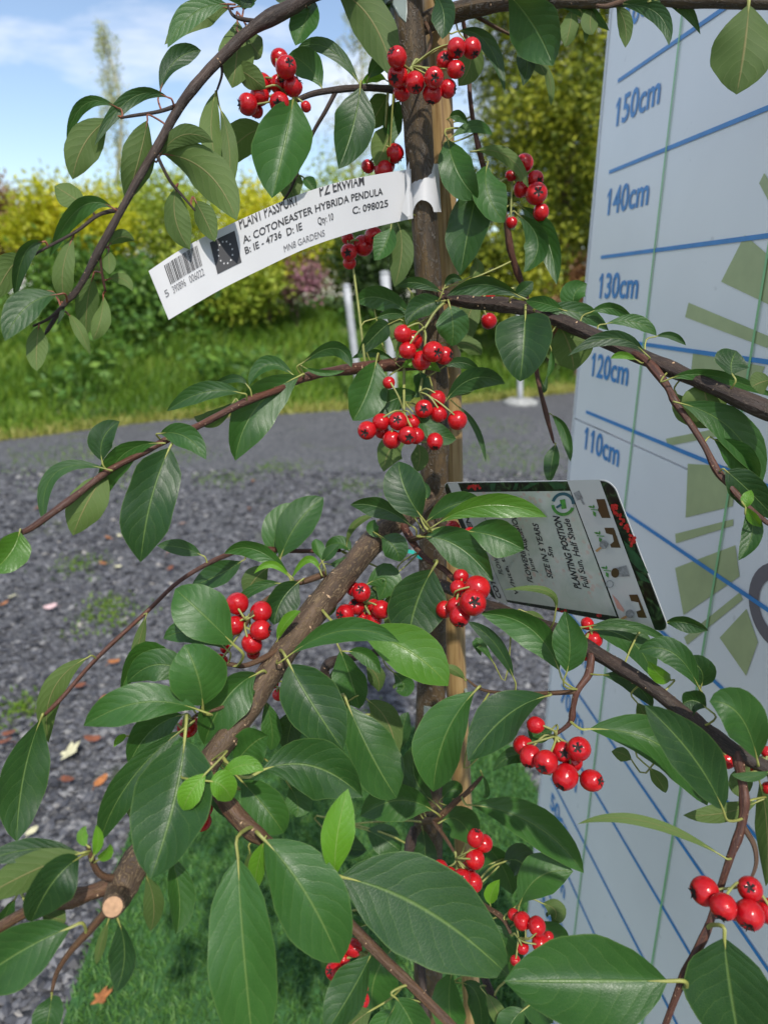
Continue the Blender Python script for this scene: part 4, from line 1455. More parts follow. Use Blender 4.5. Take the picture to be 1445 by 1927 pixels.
'7a': """
t 793,973 762,920 750,868 78 b-2 t0.5
t 772,988 715,955 659,950 38 b-1.2
m 824,985 920,950 1029,973 46 b-2 t-0.5
t 802,982 855,950 908,945 42 b0.2
t 798,1010 865,1030 927,1094 70 b-1.5 t-1 r4
t 880,1000 935,1010 986,1035 70 b-1 t-1 r5
u 784,980 770,960 760,950 16 b0
t 800,940 805,925 795,905 12 b0.5
""",
'7': """
t 814,1071 782,1140 768,1214 108 b-1.8 t0 p0.95,0.7
t 745,1080 712,1115 700,1150 34 b2
u 752,1100 748,1140 725,1180 50 b3
""",
'10': """
t 640,1224 660,1275 676,1334 60 b-2
t 655,1226 690,1235 716,1268 30 b-1.2
u 688,1250 710,1275 712,1302 34 b-0.5
t 654,1325 698,1420 746,1502 96 b-2 t-0.5
u 692,1318 730,1360 746,1425 54 b0
t 740,1265 760,1290 745,1300 40 b1
t 660,1240 640,1290 655,1345 50 b1
""",
'8c': """
t 894,1300 838,1385 815,1490 94 b-1 t0.5
t 1028,1310 950,1350 880,1432 82 b-0.8 t0.5
t 966,1276 930,1210 880,1170 28 b-0.4
u 875,1280 855,1262 830,1255 18 b0
u 905,1420 925,1390 900,1360 30 b1.5
""",
'8a': """
t 1066,1265 1072,1210 1062,1150 64 b-2 t-0.3
t 1052,1262 995,1180 905,1155 60 b-0.6
t 1107,1372 1245,1405 1330,1516 82 b-1 t-0.5 r-14
t 1130,1270 1190,1285 1228,1332 36 b-0.4
t 1040,1370 1015,1380 1000,1360 40 b1
t 1015,1440 970,1420 926,1452 30 b1.5
""",
'8': """
u 1045,1150 1028,1112 947,1110 14 b-2.5
t 1104,1184 1185,1205 1228,1276 56 b0.4
t 1100,1180 1190,1178 1266,1216 16 b-0.5
t 1250,1172 1290,1172 1332,1187 30 b1.5
t 1315,1296 1265,1228 1200,1226 50 b-0.6
t 1318,1292 1318,1260 1285,1238 48 b0.6
y 1262,1280 1240,1270 1220,1244 30 b0
t 1328,1332 1305,1318 1284,1325 50 b-1.5 w0.08
t 1424,1430 1390,1345 1334,1320 84 b-1 r10
u 1198,1322 1212,1345 1222,1366 30 b1.5
u 1188,1430 1170,1418 1150,1414 26 b3
u 1222,1445 1240,1470 1252,1492 26 b3
u 985,1150 1010,1165 1015,1190 26 b1
t 930,1250 900,1210 905,1235 20 b1
""",
'8b': """
t 1360,1524 1300,1420 1212,1326 88 b-1.2 t-0.5 r14
t 1450,1450 1415,1462 1375,1457 18 b-0.6
u 1425,1508 1360,1530 1284,1534 34 b1
u 1428,1470 1442,1560 1440,1668 42 b0.6
u 1360,1612 1210,1545 1086,1551 20 b-0.4 t1
t 1256,1846 1100,1846 948,1846 156 b-1.5 t0 r-6 p0.95,0.75
t 1362,1764 1375,1870 1400,2010 158 b-1.5 t-1 p1.0,0.8
u 1420,1440 1395,1470 1390,1500 40 b2
""",
'9': """
t 814,1508 780,1460 785,1398 52 b0.8
t 815,1526 750,1506 678,1536 68 b-1
t 786,1502 770,1482 748,1470 34 b1
t 795,1560 800,1610 793,1652 50 b-0.5
t 832,1502 850,1486 870,1490 32 b1
t 832,1545 865,1545 892,1592 62 b1
t 886,1515 1005,1552 1098,1643 68 b-1 t-1
t 752,1412 758,1370 768,1340 32 b2
t 690,1562 725,1580 754,1602 54 b3
t 905,1452 918,1490 905,1500 10 b0
t 735,1640 700,1660 690,1700 50 b2
""",
'9b': """
t 912,1588 945,1630 964,1684 52 b0
t 976,1706 1015,1650 1078,1640 72 b-0.6
t 948,1622 975,1620 995,1645 64 b1
y 922,1702 925,1680 940,1655 26 b-0.3
u 1020,1700 1045,1715 1038,1738 40 b0.5
t 930,1740 950,1780 960,1832 42 b0.6
t 1000,1740 1040,1760 1070,1790 50 b1.5
t 925,1625 900,1640 880,1670 50 b2
""",
'11': """
t 742,1782 705,1840 702,1905 84 b0
t 790,1640 830,1680 850,1740 50 b4
t 770,1660 740,1720 735,1790 60 b3
t 690,1740 650,1760 630,1790 60 b4
""",
'13': """
t 850,1830 845,1890 855,1955 64 b-2
u 912,1868 935,1905 955,1955 30 b-1.5
t 985,1900 960,1930 950,1970 50 b0
t 870,1850 900,1880 905,1960 40 b0.5
t 990,1850 1010,1890 1040,1925 60 b2
""",
'12': """
t 640,1700 670,1690 720,1720 60 b6
t 740,1900 720,1940 715,1990 50 b1
t 610,1560 640,1590 690,1600 50 b8
""",
}
for key, txt in LEAVES.items():
    for line in txt.strip().splitlines():
        tok = line.split()
        kind = tok[0]
        pts = []; i = 1
        while ',' in tok[i] and not tok[i][0].isalpha():
            a, b_ = tok[i].split(','); pts.append((float(a), float(b_))); i += 1
        wpx = float(tok[i]); i += 1
        kw = {}
        for q in tok[i:]:
            c, val = q[0], q[1:]
            if c == 'b': kw['db'] = float(val)
            elif c == 't': kw['dt'] = float(val)
            elif c == 'r': kw['roll'] = float(val)
            elif c == 'w': kw['wave'] = float(val)
            elif c == 'p': kw['taper'] = tuple(float(z) for z in val.split(','))
        if wpx < 4: continue
        make_leaf(key, kind, pts, wpx, **kw)
print('leaves', leaf_no[0])

# ------------------------------------------------------------------ berries
def berry_mesh(name, stretch, eye, seed):
    rnd = random.Random(seed)
    thetas = [0, 0.10, 0.22, 0.34, 0.46, 0.62, 0.85, 1.1, 1.35, 1.6, 1.85, 2.1, 2.35, 2.6, 2.85, 3.05]
    n = 20
    v, f, mi = [], [], []
    def rad(th, ph):
        r = 1.0 - 0.24 * math.exp(-(th / (0.26 * eye)) ** 2) - 0.10 * math.exp(-((math.pi - th) / 0.3) ** 2)
        r *= 1 + 0.022 * math.cos(5 * ph) * math.exp(-((th - 0.45) / 0.3) ** 2)
        return r
    v.append(Vector((0, 0, rad(0, 0) * stretch)))
    for th in thetas[1:]:
        for k in range(n):
            ph = 2 * math.pi * k / n
            r = rad(th, ph)
            x, y, z = r * math.sin(th) * math.cos(ph), r * math.sin(th) * math.sin(ph), r * math.cos(th) * stretch
            q = Vector((x, y, z))
            v.append(q * (1 + 0.03 * noise.noise(q * 1.3 + Vector((seed, 0, 0)))))
    v.append(Vector((0, 0, -rad(math.pi, 0) * stretch)))
    for k in range(n):
        f.append((0, 1 + k, 1 + (k + 1) % n)); mi.append(1)
    for j in range(len(thetas) - 2):
        for k in range(n):
            a = 1 + j * n + k; b = 1 + j * n + (k + 1) % n
            f.append((a, a + n, b + n, b))
            th = thetas[j + 2]
            dark = th <= 0.23 * eye or (th <= 0.36 * eye and k % 4 in (0, 1))
            mi.append(1 if dark else 0)
    last = len(v) - 1
    j = len(thetas) - 2
    for k in range(n):
        f.append((1 + j * n + k, last, 1 + j * n + (k + 1) % n)); mi.append(0)
    # five dry sepals
    for s in range(5):
        a = 2 * math.pi * (s + 0.12) / 5
        da = 0.30
        o = len(v)
        r0, z0 = 0.16 * eye, 0.86 * stretch
        for rr, aa, zz in ((r0, a - da * 1.6, z0), (r0, a + da * 1.6, z0), (0.40 * eye, a + 0.02, (0.93 + rnd.uniform(0, .08)) * stretch), (r0 * 1.6, a, z0 + 0.10)):
            v.append(Vector((math.cos(aa) * rr, math.sin(aa) * rr, zz)))
        f += [(o, o + 1, o + 3), (o + 1, o + 2, o + 3), (o + 2, o, o + 3)]; mi += [1, 1, 1]
    me = bpy.data.meshes.new(name)
    me.from_pydata([tuple(q) for q in v], [], f)
    me.materials.append(M['berry']); me.materials.append(M['calyx'])
    me.polygons.foreach_set('material_index', mi)
    me.polygons.foreach_set('use_smooth', [True] * len(f))
    me.update()
    return me
BMESH = [berry_mesh('berry', 1.04, 1.4, 1), berry_mesh('berry', 0.96, 1.5, 2), berry_mesh('berry', 1.12, 1.3, 3), berry_mesh('berry', 1.0, 1.55, 4)]
berry_no = [0]

def cluster(key, hub, depth, berries, tile=None):
    """hub px; depth cm; berries (x,y,r[,ex,ey]) in photo pixels or in a tile (x0,y0,scale)"""
    rnd = random.Random(berry_no[0] + 3)
    items = []
    for q in berries:
        x, y, r = q[0], q[1], q[2] * 1.14
        if tile: x, y, r = tile[0] + x / tile[2], tile[1] + y / tile[2], r / tile[2]
        ex, ey = (q[3], q[4]) if len(q) > 3 else (None, None)
        d = depth / 100 + rnd.uniform(-0.001, 0.001) - (0.004 if ex is not None else 0) - (r - 15) * 0.0003
        items.append([x, y, r, ex, ey, d])
    # push overlapping berries apart in depth
    for it in range(60):
        for i in range(len(items)):
            for j in range(i):
                a, b = items[i], items[j]
                pa, pb = P(a[0], a[1], a[5]), P(b[0], b[1], b[5])
                need = (a[2] * a[5] + b[2] * b[5]) / FPX * 0.93
                if (pa - pb).length < need:
                    s = 0.0006 if a[5] >= b[5] else -0.0006
                    a[5] += s; b[5] -= s
    hub3 = P(hub[0], hub[1], depth / 100 + 0.002)
    bq, b3, br_ = nearest_on(key, *hub)
    B = Bag()
    midp = b3.lerp(hub3, 0.5) + Vector((0, 0, 0.003))
    pts = [Vector(q) for q in catmull([list(b3), list(midp), list(hub3)], 4)]
    v, f, u = tube(pts, [0.0013 - 0.0003 * i / (len(pts) - 1) for i in range(len(pts))], 6)
    B.add(v, f, u)
    out = []
    for (x, y, r, ex, ey, d) in items:
        c = P(x, y, d)
        R3 = r * d / FPX
        if ex is None:
            a = c - hub3
            e = a.normalized() * 0.8 + _F * 0.8 + Vector((rnd.uniform(-.4, .4), rnd.uniform(-.2, .2), -0.4 + rnd.uniform(-.3, .3)))
            e.normalize()
            if e.dot(_F) < 0.25: e = (e + _F * 0.9).normalized()
        else:
            l2 = ex * ex + ey * ey
            if l2 > 0.98:
                k = 0.99 / math.sqrt(l2); ex, ey = ex * k, ey * k; l2 = ex * ex + ey * ey
            vd = (c - CAM).normalized()
            rr = _R - vd * _R.dot(vd); rr.normalize()
            uu = rr.cross(vd) * -1
            if uu.dot(_U) < 0: uu = -uu
            e = (rr * ex - uu * ey - vd * math.sqrt(max(0, 1 - l2))).normalized()
        tail = c - e * R3 * 0.9
        mid = hub3.lerp(tail, 0.55) - e * R3 * 0.7
        pts = [Vector(q) for q in catmull([list(hub3), list(mid), list(tail), list(c - e * R3 * 0.6)], 3)]
        v, f, u = tube(pts, [0.0008] * len(pts), 5)
        B.add(v, f, u)
        out.append((c, R3, e))
    cl = B.build('berry_cluster', M['stalk'], smooth=True)
    local(cl, tree)
    for c, R3, e in out:
        berry_no[0] += 1
        o = bpy.data.objects.new('berry', BMESH[rnd.randrange(4)])
        COL.objects.link(o)
        o.parent = cl
        o.location = c
        q = e.to_track_quat('Z', 'Y')
        o.rotation_mode = 'QUATERNION'
        from mathutils import Quaternion
        o.rotation_quaternion = q @ Quaternion((0, 0, 1), rnd.uniform(0, 6.28))
        o.scale = (R3, R3, R3)

Sx = 2.89
A00 = (400, 0, Sx); B00 = (800, 0, Sx); C40 = (400, 400, Sx); D40 = (800, 400, Sx)
cluster('2', (538, 178), 50.2, [(365, 318, 44), (400, 365, 50, .4, -.4), (268, 458, 50), (358, 458, 42, .5, -.5), (437, 470, 47, .75, -.7), (192, 567, 50, -.97, 0), (258, 520, 45), (365, 560, 48, -.2, .05), (240, 605, 32), (508, 580, 24)], A00)
cluster('3c', (775, 125), 50.5, [(1002, 312, 48, -.6, -.6), (1007, 415, 50, -.4, .2), (1100, 448, 47, .15, .55), (1030, 500, 42), (1203, 422, 47, .1, 0), (1195, 510, 47, -.2, .9), (1262, 330, 42, 0, -.4), (1325, 262, 45, .2, .5), (1408, 262, 45, .4, .6), (1322, 378, 40, .8, 0), (1280, 483, 42, .95, .1)], A00)
cluster('2', (722, 290), 56.5, [(845, 905, 33), (930, 925, 46), (990, 835, 45), (958, 900, 30)], A00)
cluster('3a', (965, 335), 58, [(537, 888, 44), (597, 975, 40, .6, .2), (603, 1053, 52, .2, -.2), (628, 1155, 38), (465, 955, 26), (520, 1030, 36), (468, 1210, 28)], B00)
cluster('3a', (905, 570), 60.5, [(345, 590, 38), (340, 447, 35), (228, 540, 22)], D40)
cluster('4', (660, 470), 56, [(875, 125, 42, .3, .4), (820, 180, 48), (742, 215, 40, -.2, .1), (745, 275, 32), (735, 140, 30)], C40)
cluster('5b', (798, 620), 55.5, [(1035, 660, 44), (1085, 697, 50), (1060, 750, 42), (1135, 805, 47), (1200, 757, 50, .45, .1), (1258, 778, 44, .9, 0)], C40)
cluster('4', (790, 738), 55.5, [(1225, 1012, 37), (1148, 1067, 44, 0, 0), (1230, 1095, 40), (1330, 1130, 47), (1208, 1245, 40, 0, .8)], C40)
cluster('4', (760, 775), 55, [(840, 1185, 45, -.3, .3), (915, 1140, 42), (1008, 1135, 45, -.1, -.2), (1085, 1140, 38), (920, 1190, 35), (975, 1235, 45), (1060, 1212, 45, .2, .3), (1105, 1215, 42), (958, 925, 30)], C40)
cluster('7', (855, 1125), 52.5, [(965, 360, 55), (1095, 455, 92), (1060, 570, 95, .15, -.05), (928, 600, 70, .25, .3), (955, 680, 75, 0, .85), (835, 625, 62), (940, 450, 55)], (640, 1000, 4.25))
cluster('10', (690, 1140), 55.0, [(170, 487, 68, -.15, -.3), (105, 460, 52), (130, 600, 60, -.3, -.5), (40, 655, 65, -.6, .2), (265, 595, 50), (330, 625, 65), (180, 690, 45), (270, 705, 60)], (640, 1000, 4.25))
cluster('6h', (470, 1165), 49.5, [(135, 970, 55), (265, 1015, 52), (120, 1090, 45), (262, 1115, 50, .95, 0), (215, 1190, 48), (150, 1060, 32), (222, 1240, 32), (40, 1290, 42), (70, 1215, 24)], (400, 800, Sx))
cluster('8a', (1045, 1385), 46.3, [(600, 330, 40), (530, 440, 47), (570, 500, 50, -.3, .9), (655, 532, 57, -.4, .6), (745, 475, 48, .2, .2), (835, 460, 57, -.1, -.1), (800, 530, 48), (760, 612, 60, -.5, .75), (903, 632, 52, .8, .1)], (800, 1250, Sx))
cluster('9a', (858, 1615), 57.5, [(272, 945, 40, .3, -.8), (318, 975, 42), (270, 1060, 47), (78, 1113, 42), (130, 1150, 40, -.8, .3), (198, 1168, 46, 0, .1), (260, 1188, 45), (235, 1110, 35)], (800, 1250, Sx))
cluster('9b', (975, 1765), 57, [(108, 885, 42), (187, 912, 42), (210, 1005, 42), (250, 970, 25), (110, 1030, 30), (70, 1100, 25), (60, 850, 28)], (945, 1427, Sx))
cluster('8d', (1402, 1668), 39.8, [(1098, 722, 67, -.9, .1), (1200, 808, 62, -.4, .85), (1345, 710, 57, 0, -.1), (1340, 850, 68, -.3, .8), (1440, 830, 58), (1262, 832, 42)], (945, 1427, Sx))
cluster('8', (1340, 1400), 45, [(1150, 1150, 42), (1215, 1240, 45), (1065, 1070, 30)], (945, 1000, Sx))
cluster('8b', (1430, 1440), 42.5, [(1437, 1200, 28), (1442, 1395, 28), (1380, 1290, 26)], (945, 1000, Sx))
cluster('6d', (690, 1790), 44.5, [(535, 1030, 40), (430, 1155, 42, -.6, 0), (480, 1090, 32), (575, 1315, 42, .1, .2), (510, 1370, 35), (592, 1250, 22)], (480, 1427, Sx))
cluster('6k', (358, 1362), 45.8, [(1020, 490, 48), (1062, 470, 30)], (0, 1200, Sx))
cluster('6', (384, 1520), 44.5, [(1100, 1000, 45, -.3, -.1), (1040, 1000, 32), (1115, 930, 40)], (0, 1200, Sx))
cluster('10', (528, 1295), 58, [(360, 310, 30), (335, 250, 24)], (400, 1200, Sx))
cluster('10', (712, 1345), 55, [(880, 430, 20)], (400, 1200, Sx))
cluster('7a', (862, 1000), 55.8, [(245, 450, 36), (150, 415, 36)], (800, 850, Sx))
cluster('8', (1112, 1190), 49.8, [(912, 1022, 45), (880, 935, 30), (872, 1112, 22)], (800, 850, Sx))
print('berries', berry_no[0])

# ================================================================== STAKE AND TIES
def bamboo_material():
    mt, t, b = new_mat('bamboo')
    uv = t.nodes.new('ShaderNodeUVMap'); uv.uv_map = 'UVMap'
    mpn = t.nodes.new('ShaderNodeMapping'); mpn.inputs['Scale'].default_value = (22, 14, 1)
    t.links.new(uv.outputs['UV'], mpn.inputs['Vector'])
    n = t.nodes.new('ShaderNodeTexNoise'); n.inputs['Scale'].default_value = 1.0; n.inputs['Detail'].default_value = 6
    t.links.new(mpn.outputs[0], n.inputs['Vector'])
    r = ramp_node(t, [(0.3, (0.20, 0.115, 0.045)), (0.5, (0.34, 0.22, 0.09)), (0.72, (0.46, 0.32, 0.15))])
    t.links.new(n.outputs['Fac'], r.inputs[0]); t.links.new(r.outputs[0], b.inputs['Base Color'])
    b.inputs['Roughness'].default_value = 0.42
    return mt
M['bamboo'] = bamboo_material()
stake_pts = []
for x, y in ((815, -120), (822, 100), (832, 300), (841, 560), (849, 850), (853, 1050), (857, 1250), (868, 1480), (880, 1760), (890, 1960)):
    stake_pts.append(P(x, y, vdepth(y, 0.645)))
bot = stake_pts[-1]
stake_pts.append(Vector((bot.x + 0.02, bot.y, -0.02)))
sp = [Vector(q) for q in catmull([list(q) for q in stake_pts], 10)]
rads = []
acc = 0.0
for i, q in enumerate(sp):
    if i: acc += (q - sp[i - 1]).length
    ph = (acc % 0.19) / 0.19
    rads.append(0.0108 * (1 + 0.09 * math.exp(-((ph - 0.5) / 0.018) ** 2)))
v, f, u = tube(sp, rads, 16)
B = Bag(); B.add(v, f, u)
o = B.build('bamboo_stake', M['bamboo'], smooth=True)
tag(o, 'tan bamboo stake standing behind the upright stem of the berry tree', 'stake')

M['tie'] = plain('tie_grey', (0.20, 0.24, 0.22), 0.35, var=0.15, scale=60)
M['blacktie'] = plain('tie_black', (0.022, 0.024, 0.026), 0.4, var=0.2, scale=60)
M['teal'] = plain('teal_twine', (0.01, 0.42, 0.36), 0.5)
def ring(name, label, cat, cx, cy, dep, rx, rz_px, mat, tail=None):
    c = P(cx, cy, dep)
    Bx = Bag()
    prof = []
    n = 28
    h = rz_px * dep / FPX
    v = []
    for k in range(n):
        a = 2 * math.pi * k / n
        for rr, zz in ((1.0, -h), (1.0, h), (0.90, h), (0.90, -h)):
            v.append(c + Vector((math.cos(a) * rx[0] * rr, math.sin(a) * rx[1] * rr, zz + 0.0006 * math.sin(3 * a))))
    f = []
    for k in range(n):
        b0 = 4 * k; b1 = 4 * ((k + 1) % n)
        for j in range(4):
            f.append((b0 + j, b1 + j, b1 + (j + 1) % 4, b0 + (j + 1) % 4))
    Bx.add(v, f)
    if tail:
        for q in tail:
            v = [P(*z) for z in q]
            nrm = (v[1] - v[0]).cross(v[-1] - v[0]).normalized() * 0.0012
            m_ = len(v)
            Bx.add(v + [z + nrm for z in v], [tuple(range(m_)), tuple(range(2 * m_ - 1, m_ - 1, -1))] + [(i, (i + 1) % m_, m_ + (i + 1) % m_, m_ + i) for i in range(m_)])
    o = Bx.build(name, mat, smooth=False)
    return tag(o, label, cat)
ring('tree_tie', 'grey rubber tie wrapped round the top of the upright stem', 'tie', 785, 5, vdepth(5) + 0.012, (0.026, 0.030), 9, M['tie'],
     [[(742, -8, .495), (765, -8, .50), (766, 22, .50), (764, 42, .50), (752, 30, .495), (740, 8, .495)]])
ring('tree_tie', 'grey plastic tie holding the upright stem to the bamboo stake low down', 'tie', 832, 1316, vdepth(1316) + 0.010, (0.0265, 0.034), 13, M['tie'])
ring('twine_loop', 'bit of teal twine tied below the crown node of the tree', 'twine', 806, 1042, vdepth(1042) , (0.0128, 0.0128), 3, M['teal'], [[(768, 1034, .62), (780, 1036, .62), (779, 1043, .62), (767, 1041, .62)]])

# ================================================================== PLANT PASSPORT STRIP
M['paper'] = plain('label_paper', (0.60, 0.60, 0.61), 0.5, var=0.03, scale=25)
def paper_translucent():
    mt = M['paper']; t = mt.node_tree; b = t.nodes['Principled BSDF']
    tr = t.nodes.new('ShaderNodeBsdfTranslucent'); tr.inputs['Color'].default_value = (0.8, 0.8, 0.78, 1)
    ms = t.nodes.new('ShaderNodeMixShader'); ms.inputs[0].default_value = 0.2
    t.links.new(b.outputs[0], ms.inputs[1]); t.links.new(tr.outputs[0], ms.inputs[2])
    t.links.new(ms.outputs[0], t.nodes['Material Output'].inputs['Surface'])
paper_translucent()
M['ink'] = plain('black_ink', (0.022, 0.022, 0.026), 0.6)
M['greyink'] = plain('grey_ink', (0.13, 0.13, 0.14), 0.6)
passport = empty('plant_passport_label', 'white plant passport strip looped round the upright stem', 'label', P(770, 365, 0.55))
UP = [(280, 510), (340, 470), (400, 438), (480, 401), (560, 367), (640, 342), (710, 328), (773, 318)]
LO = [(318, 602), (370, 571), (425, 540), (500, 503), (575, 468), (650, 442), (715, 425), (777, 411)]
UPc = catmull([list(q) for q in UP], 8); LOc = catmull([list(q) for q in LO], 8)
def strip_pt(u, v, off=0.0):
    u = max(0.0, min(1.0, u))
    k = u * (len(UPc) - 1)
    i = min(int(k), len(UPc) - 2); fr = k - i
    a = [UPc[i][j] + (UPc[i + 1][j] - UPc[i][j]) * fr for j in (0, 1)]
    b = [LOc[i][j] + (LOc[i + 1][j] - LOc[i][j]) * fr for j in (0, 1)]
    x = b[0] + (a[0] - b[0]) * v; y = b[1] + (a[1] - b[1]) * v
    d = 0.468 + 0.085 * u - 0.012 * math.sin(math.pi * u) + 0.004 * (1 - v)
    return P(x, y, d - off)
nu = len(UPc) - 1
v = []
for off in (0.0, -0.00025):
    for i in range(nu + 1):
        for j in range(7):
            q = strip_pt(i / nu, j / 6, off)
            v.append(q)
m1 = (nu + 1) * 7
f = []
for o_, rev in ((0, True), (m1, False)):
    for i in range(nu):
        for j in range(6):
            a = o_ + i * 7 + j
            q = (a, a + 7, a + 8, a + 1)
            f.append(q[::-1] if rev else q)
local(link_mesh('strip', v, f, M['paper'], smooth=True), passport)

def strip_text(s, u0, u1, v0, vh, mat, bold=0.0, name='lettering', slope=0.0):
    """text from u0 to u1 with its baseline at v0 and cap height vh; anything past the paper's edge is cut off"""
    vs, fs, wd = text_mesh(s, bold)
    vv = []
    for x, y in vs:
        u = u0 + (u1 - u0) * x / wd
        w = v0 + slope * x / wd + y * vh
        vv.append(strip_pt(u, min(0.995, w), 0.0005))
    local(link_mesh(name, vv, fs, mat), passport)
# u from pixel x along the middle of the strip
def ux(px):
    best = min(range(len(UPc)), key=lambda i: abs((UPc[i][0] + LOc[i][0]) / 2 - px))
    return best / (len(UPc) - 1)
strip_text('PLANT PASSPORT', ux(463), ux(572), 0.84, 0.22, M['ink'], 0.012)
strip_text('PZ ERWIAM', ux(607), ux(684), 0.84, 0.22, M['ink'], 0.012)
strip_text('A: COTONEASTER HYBRIDA PENDULA', ux(459), ux(720), 0.57, 0.135, M['ink'], 0.012, slope=0.02)
strip_text('B: IE - 4736', ux(460), ux(526), 0.38, 0.125, M['ink'], 0.012)
strip_text('D: IE', ux(537), ux(568), 0.36, 0.135, M['ink'], 0.012)
strip_text('Qty: 10', ux(594), ux(631), 0.34, 0.135, M['ink'], 0.004)
strip_text('C: 098025', ux(660), ux(729), 0.34, 0.135, M['ink'], 0.012)
strip_text('MN8 GARDENS', ux(530), ux(605), 0.10, 0.12, M['greyink'], 0.0)
strip_text('5', ux(311), ux(316), 0.39, 0.13, M['greyink'], 0.0)
strip_text('390896', ux(321), ux(349), 0.38, 0.13, M['greyink'], 0.0)
strip_text('006022', ux(352), ux(379), 0.38, 0.13, M['greyink'], 0.0)
rnd = random.Random(9)
u = ux(323)
bars = Bag()
while u < ux(384):
    w = rnd.choice((0.0012, 0.0012, 0.0022, 0.0032))
    q = [strip_pt(u, 0.55, 0.0005), strip_pt(u + w, 0.55, 0.0005), strip_pt(u + w, 0.92, 0.0005), strip_pt(u, 0.92, 0.0005)]
    bars.add(q, [(0, 1, 2, 3)])
    u += w + rnd.choice((0.0012, 0.0016, 0.0028))
local(bars.build('barcode', M['ink']), passport)
fu0, fu1, fv0, fv1 = ux(402), ux(448), 0.28, 0.86
g = []
for i in range(7):
    for j in range(7):
        g.append(strip_pt(fu0 + (fu1 - fu0) * i / 6, fv0 + (fv1 - fv0) * j / 6, 0.0005))
flag = local(link_mesh('flag', g, [(i * 7 + j, (i + 1) * 7 + j, (i + 1) * 7 + j + 1, i * 7 + j + 1) for i in range(6) for j in range(6)], M['ink']), passport)
for k in range(12):
    a = 2 * math.pi * k / 12
    cu, cv = (fu0 + fu1) / 2 + 0.28 * (fu1 - fu0) * math.sin(a), (fv0 + fv1) / 2 + 0.34 * (fv1 - fv0) * math.cos(a)
    pts = []
    for i in range(10):
        r = 1.0 if i % 2 == 0 else 0.42
        b_ = math.pi * i / 5
        pts.append(strip_pt(cu + 0.0042 * r * math.sin(b_), cv + 0.026 * r * math.cos(b_), 0.0009))
    st_ = link_mesh('star', pts, [tuple(range(10))], M['paper'])
    st_.parent = flag
# band round the stem with its punched notches
def band_top(x):
    if x < 796:
        t = (x - 771) / 25.0
        return 338 - 2 * (1 - (2 * t - 1) ** 2) if t < 0.3 else 338 - 30 * max(0, (t - 0.45) / 0.55) ** 2.4
    return 308
def band_bot(x):
    xr = 771 + (x - 771)
    if x < 776: return 412
    if x < 812:
        t = (x - 776) / 36.0
        return 412 - 36 * math.sqrt(max(0, 1 - (2 * t * 0.95 - 0.95) ** 2)) if t < 0.5 else 399 - 22 * math.sqrt(max(0, 1 - (2 * t - 1) ** 2))
    return 399
cxb = 797.0
v, n = [], 30
for i in range(n + 1):
    x = 771 + (825 - 771) * i / n
    for j in range(7):
        y = band_top(x) + (band_bot(x) - band_top(x)) * j / 6
        xx = x + max(0, (y - 308)) * 0.055 * i / n
        dep = vdepth(360)
        R = 0.0128
        dx = (xx - cxb) * dep / FPX
        d = dep - math.sqrt(max(0.0, R * R - dx * dx)) if abs(dx) < R else dep + (abs(dx) - R)
        v.append(P(xx, y, d))
f = [(i * 7 + j, i * 7 + j + 1, (i + 1) * 7 + j + 1, (i + 1) * 7 + j) for i in range(n) for j in range(6)]
local(link_mesh('stem_band', v, f, M['paper'], smooth=True), passport)
fl = [(763, 322, .546), (770, 303, .544), (772, 340, .545), (771, 375, .545), (772, 405, .546), (766, 408, .545), (756, 398, .541), (766, 350, .543)]
local(link_mesh('flap', [P(*q) for q in fl], [tuple(range(len(fl)))], M['paper']), passport)

# ================================================================== PICTURE CARD
CC = [(831, 908), (1152, 903), (1261, 1191), (925, 1128)]
CD = [0.600, 0.600 * 0.75637, 0.600 * 0.79076, 0.600 * 1.03439]
CTL, CTR, CBR, CBL = [P(x, y, d) for (x, y), d in zip(CC, CD)]
CA, CB = CTR - CTL, CBL - CTL
CN = CA.cross(CB).normalized()
if CN.dot(CTL - CAM) > 0: CN = -CN
def on_card(px, py, off=0.0):
    r = ray(px, py)
    k = (CTL - CAM).dot(CN) / r.dot(CN)
    return CAM + r * k + CN * off
def zc(zx, zy, off=0.0):
    return on_card(820 + zx / 3.141, 890 + zy / 3.141, off)
def card_ab(a, b, off=0.0):
    return CTL + CA * a + CB * b + CN * off
def photo_print_material():
    mt, t, b = new_mat('card_photo')
    c = t.nodes.new('ShaderNodeTexCoord')
    n = t.nodes.new('ShaderNodeTexNoise'); n.inputs['Scale'].default_value = 130; n.inputs['Detail'].default_value = 5; n.inputs['Distortion'].default_value = 1.5
    t.links.new(c.outputs['Object'], n.inputs['Vector'])
    r = ramp_node(t, [(0.40, (0.004, 0.006, 0.004)), (0.55, (0.012, 0.025, 0.010)), (0.68, (0.045, 0.10, 0.035)), (0.80, (0.10, 0.17, 0.06))])
    t.links.new(n.outputs['Fac'], r.inputs[0]); t.links.new(r.outputs[0], b.inputs['Base Color'])
    b.inputs['Roughness'].default_value = 0.3
    return mt
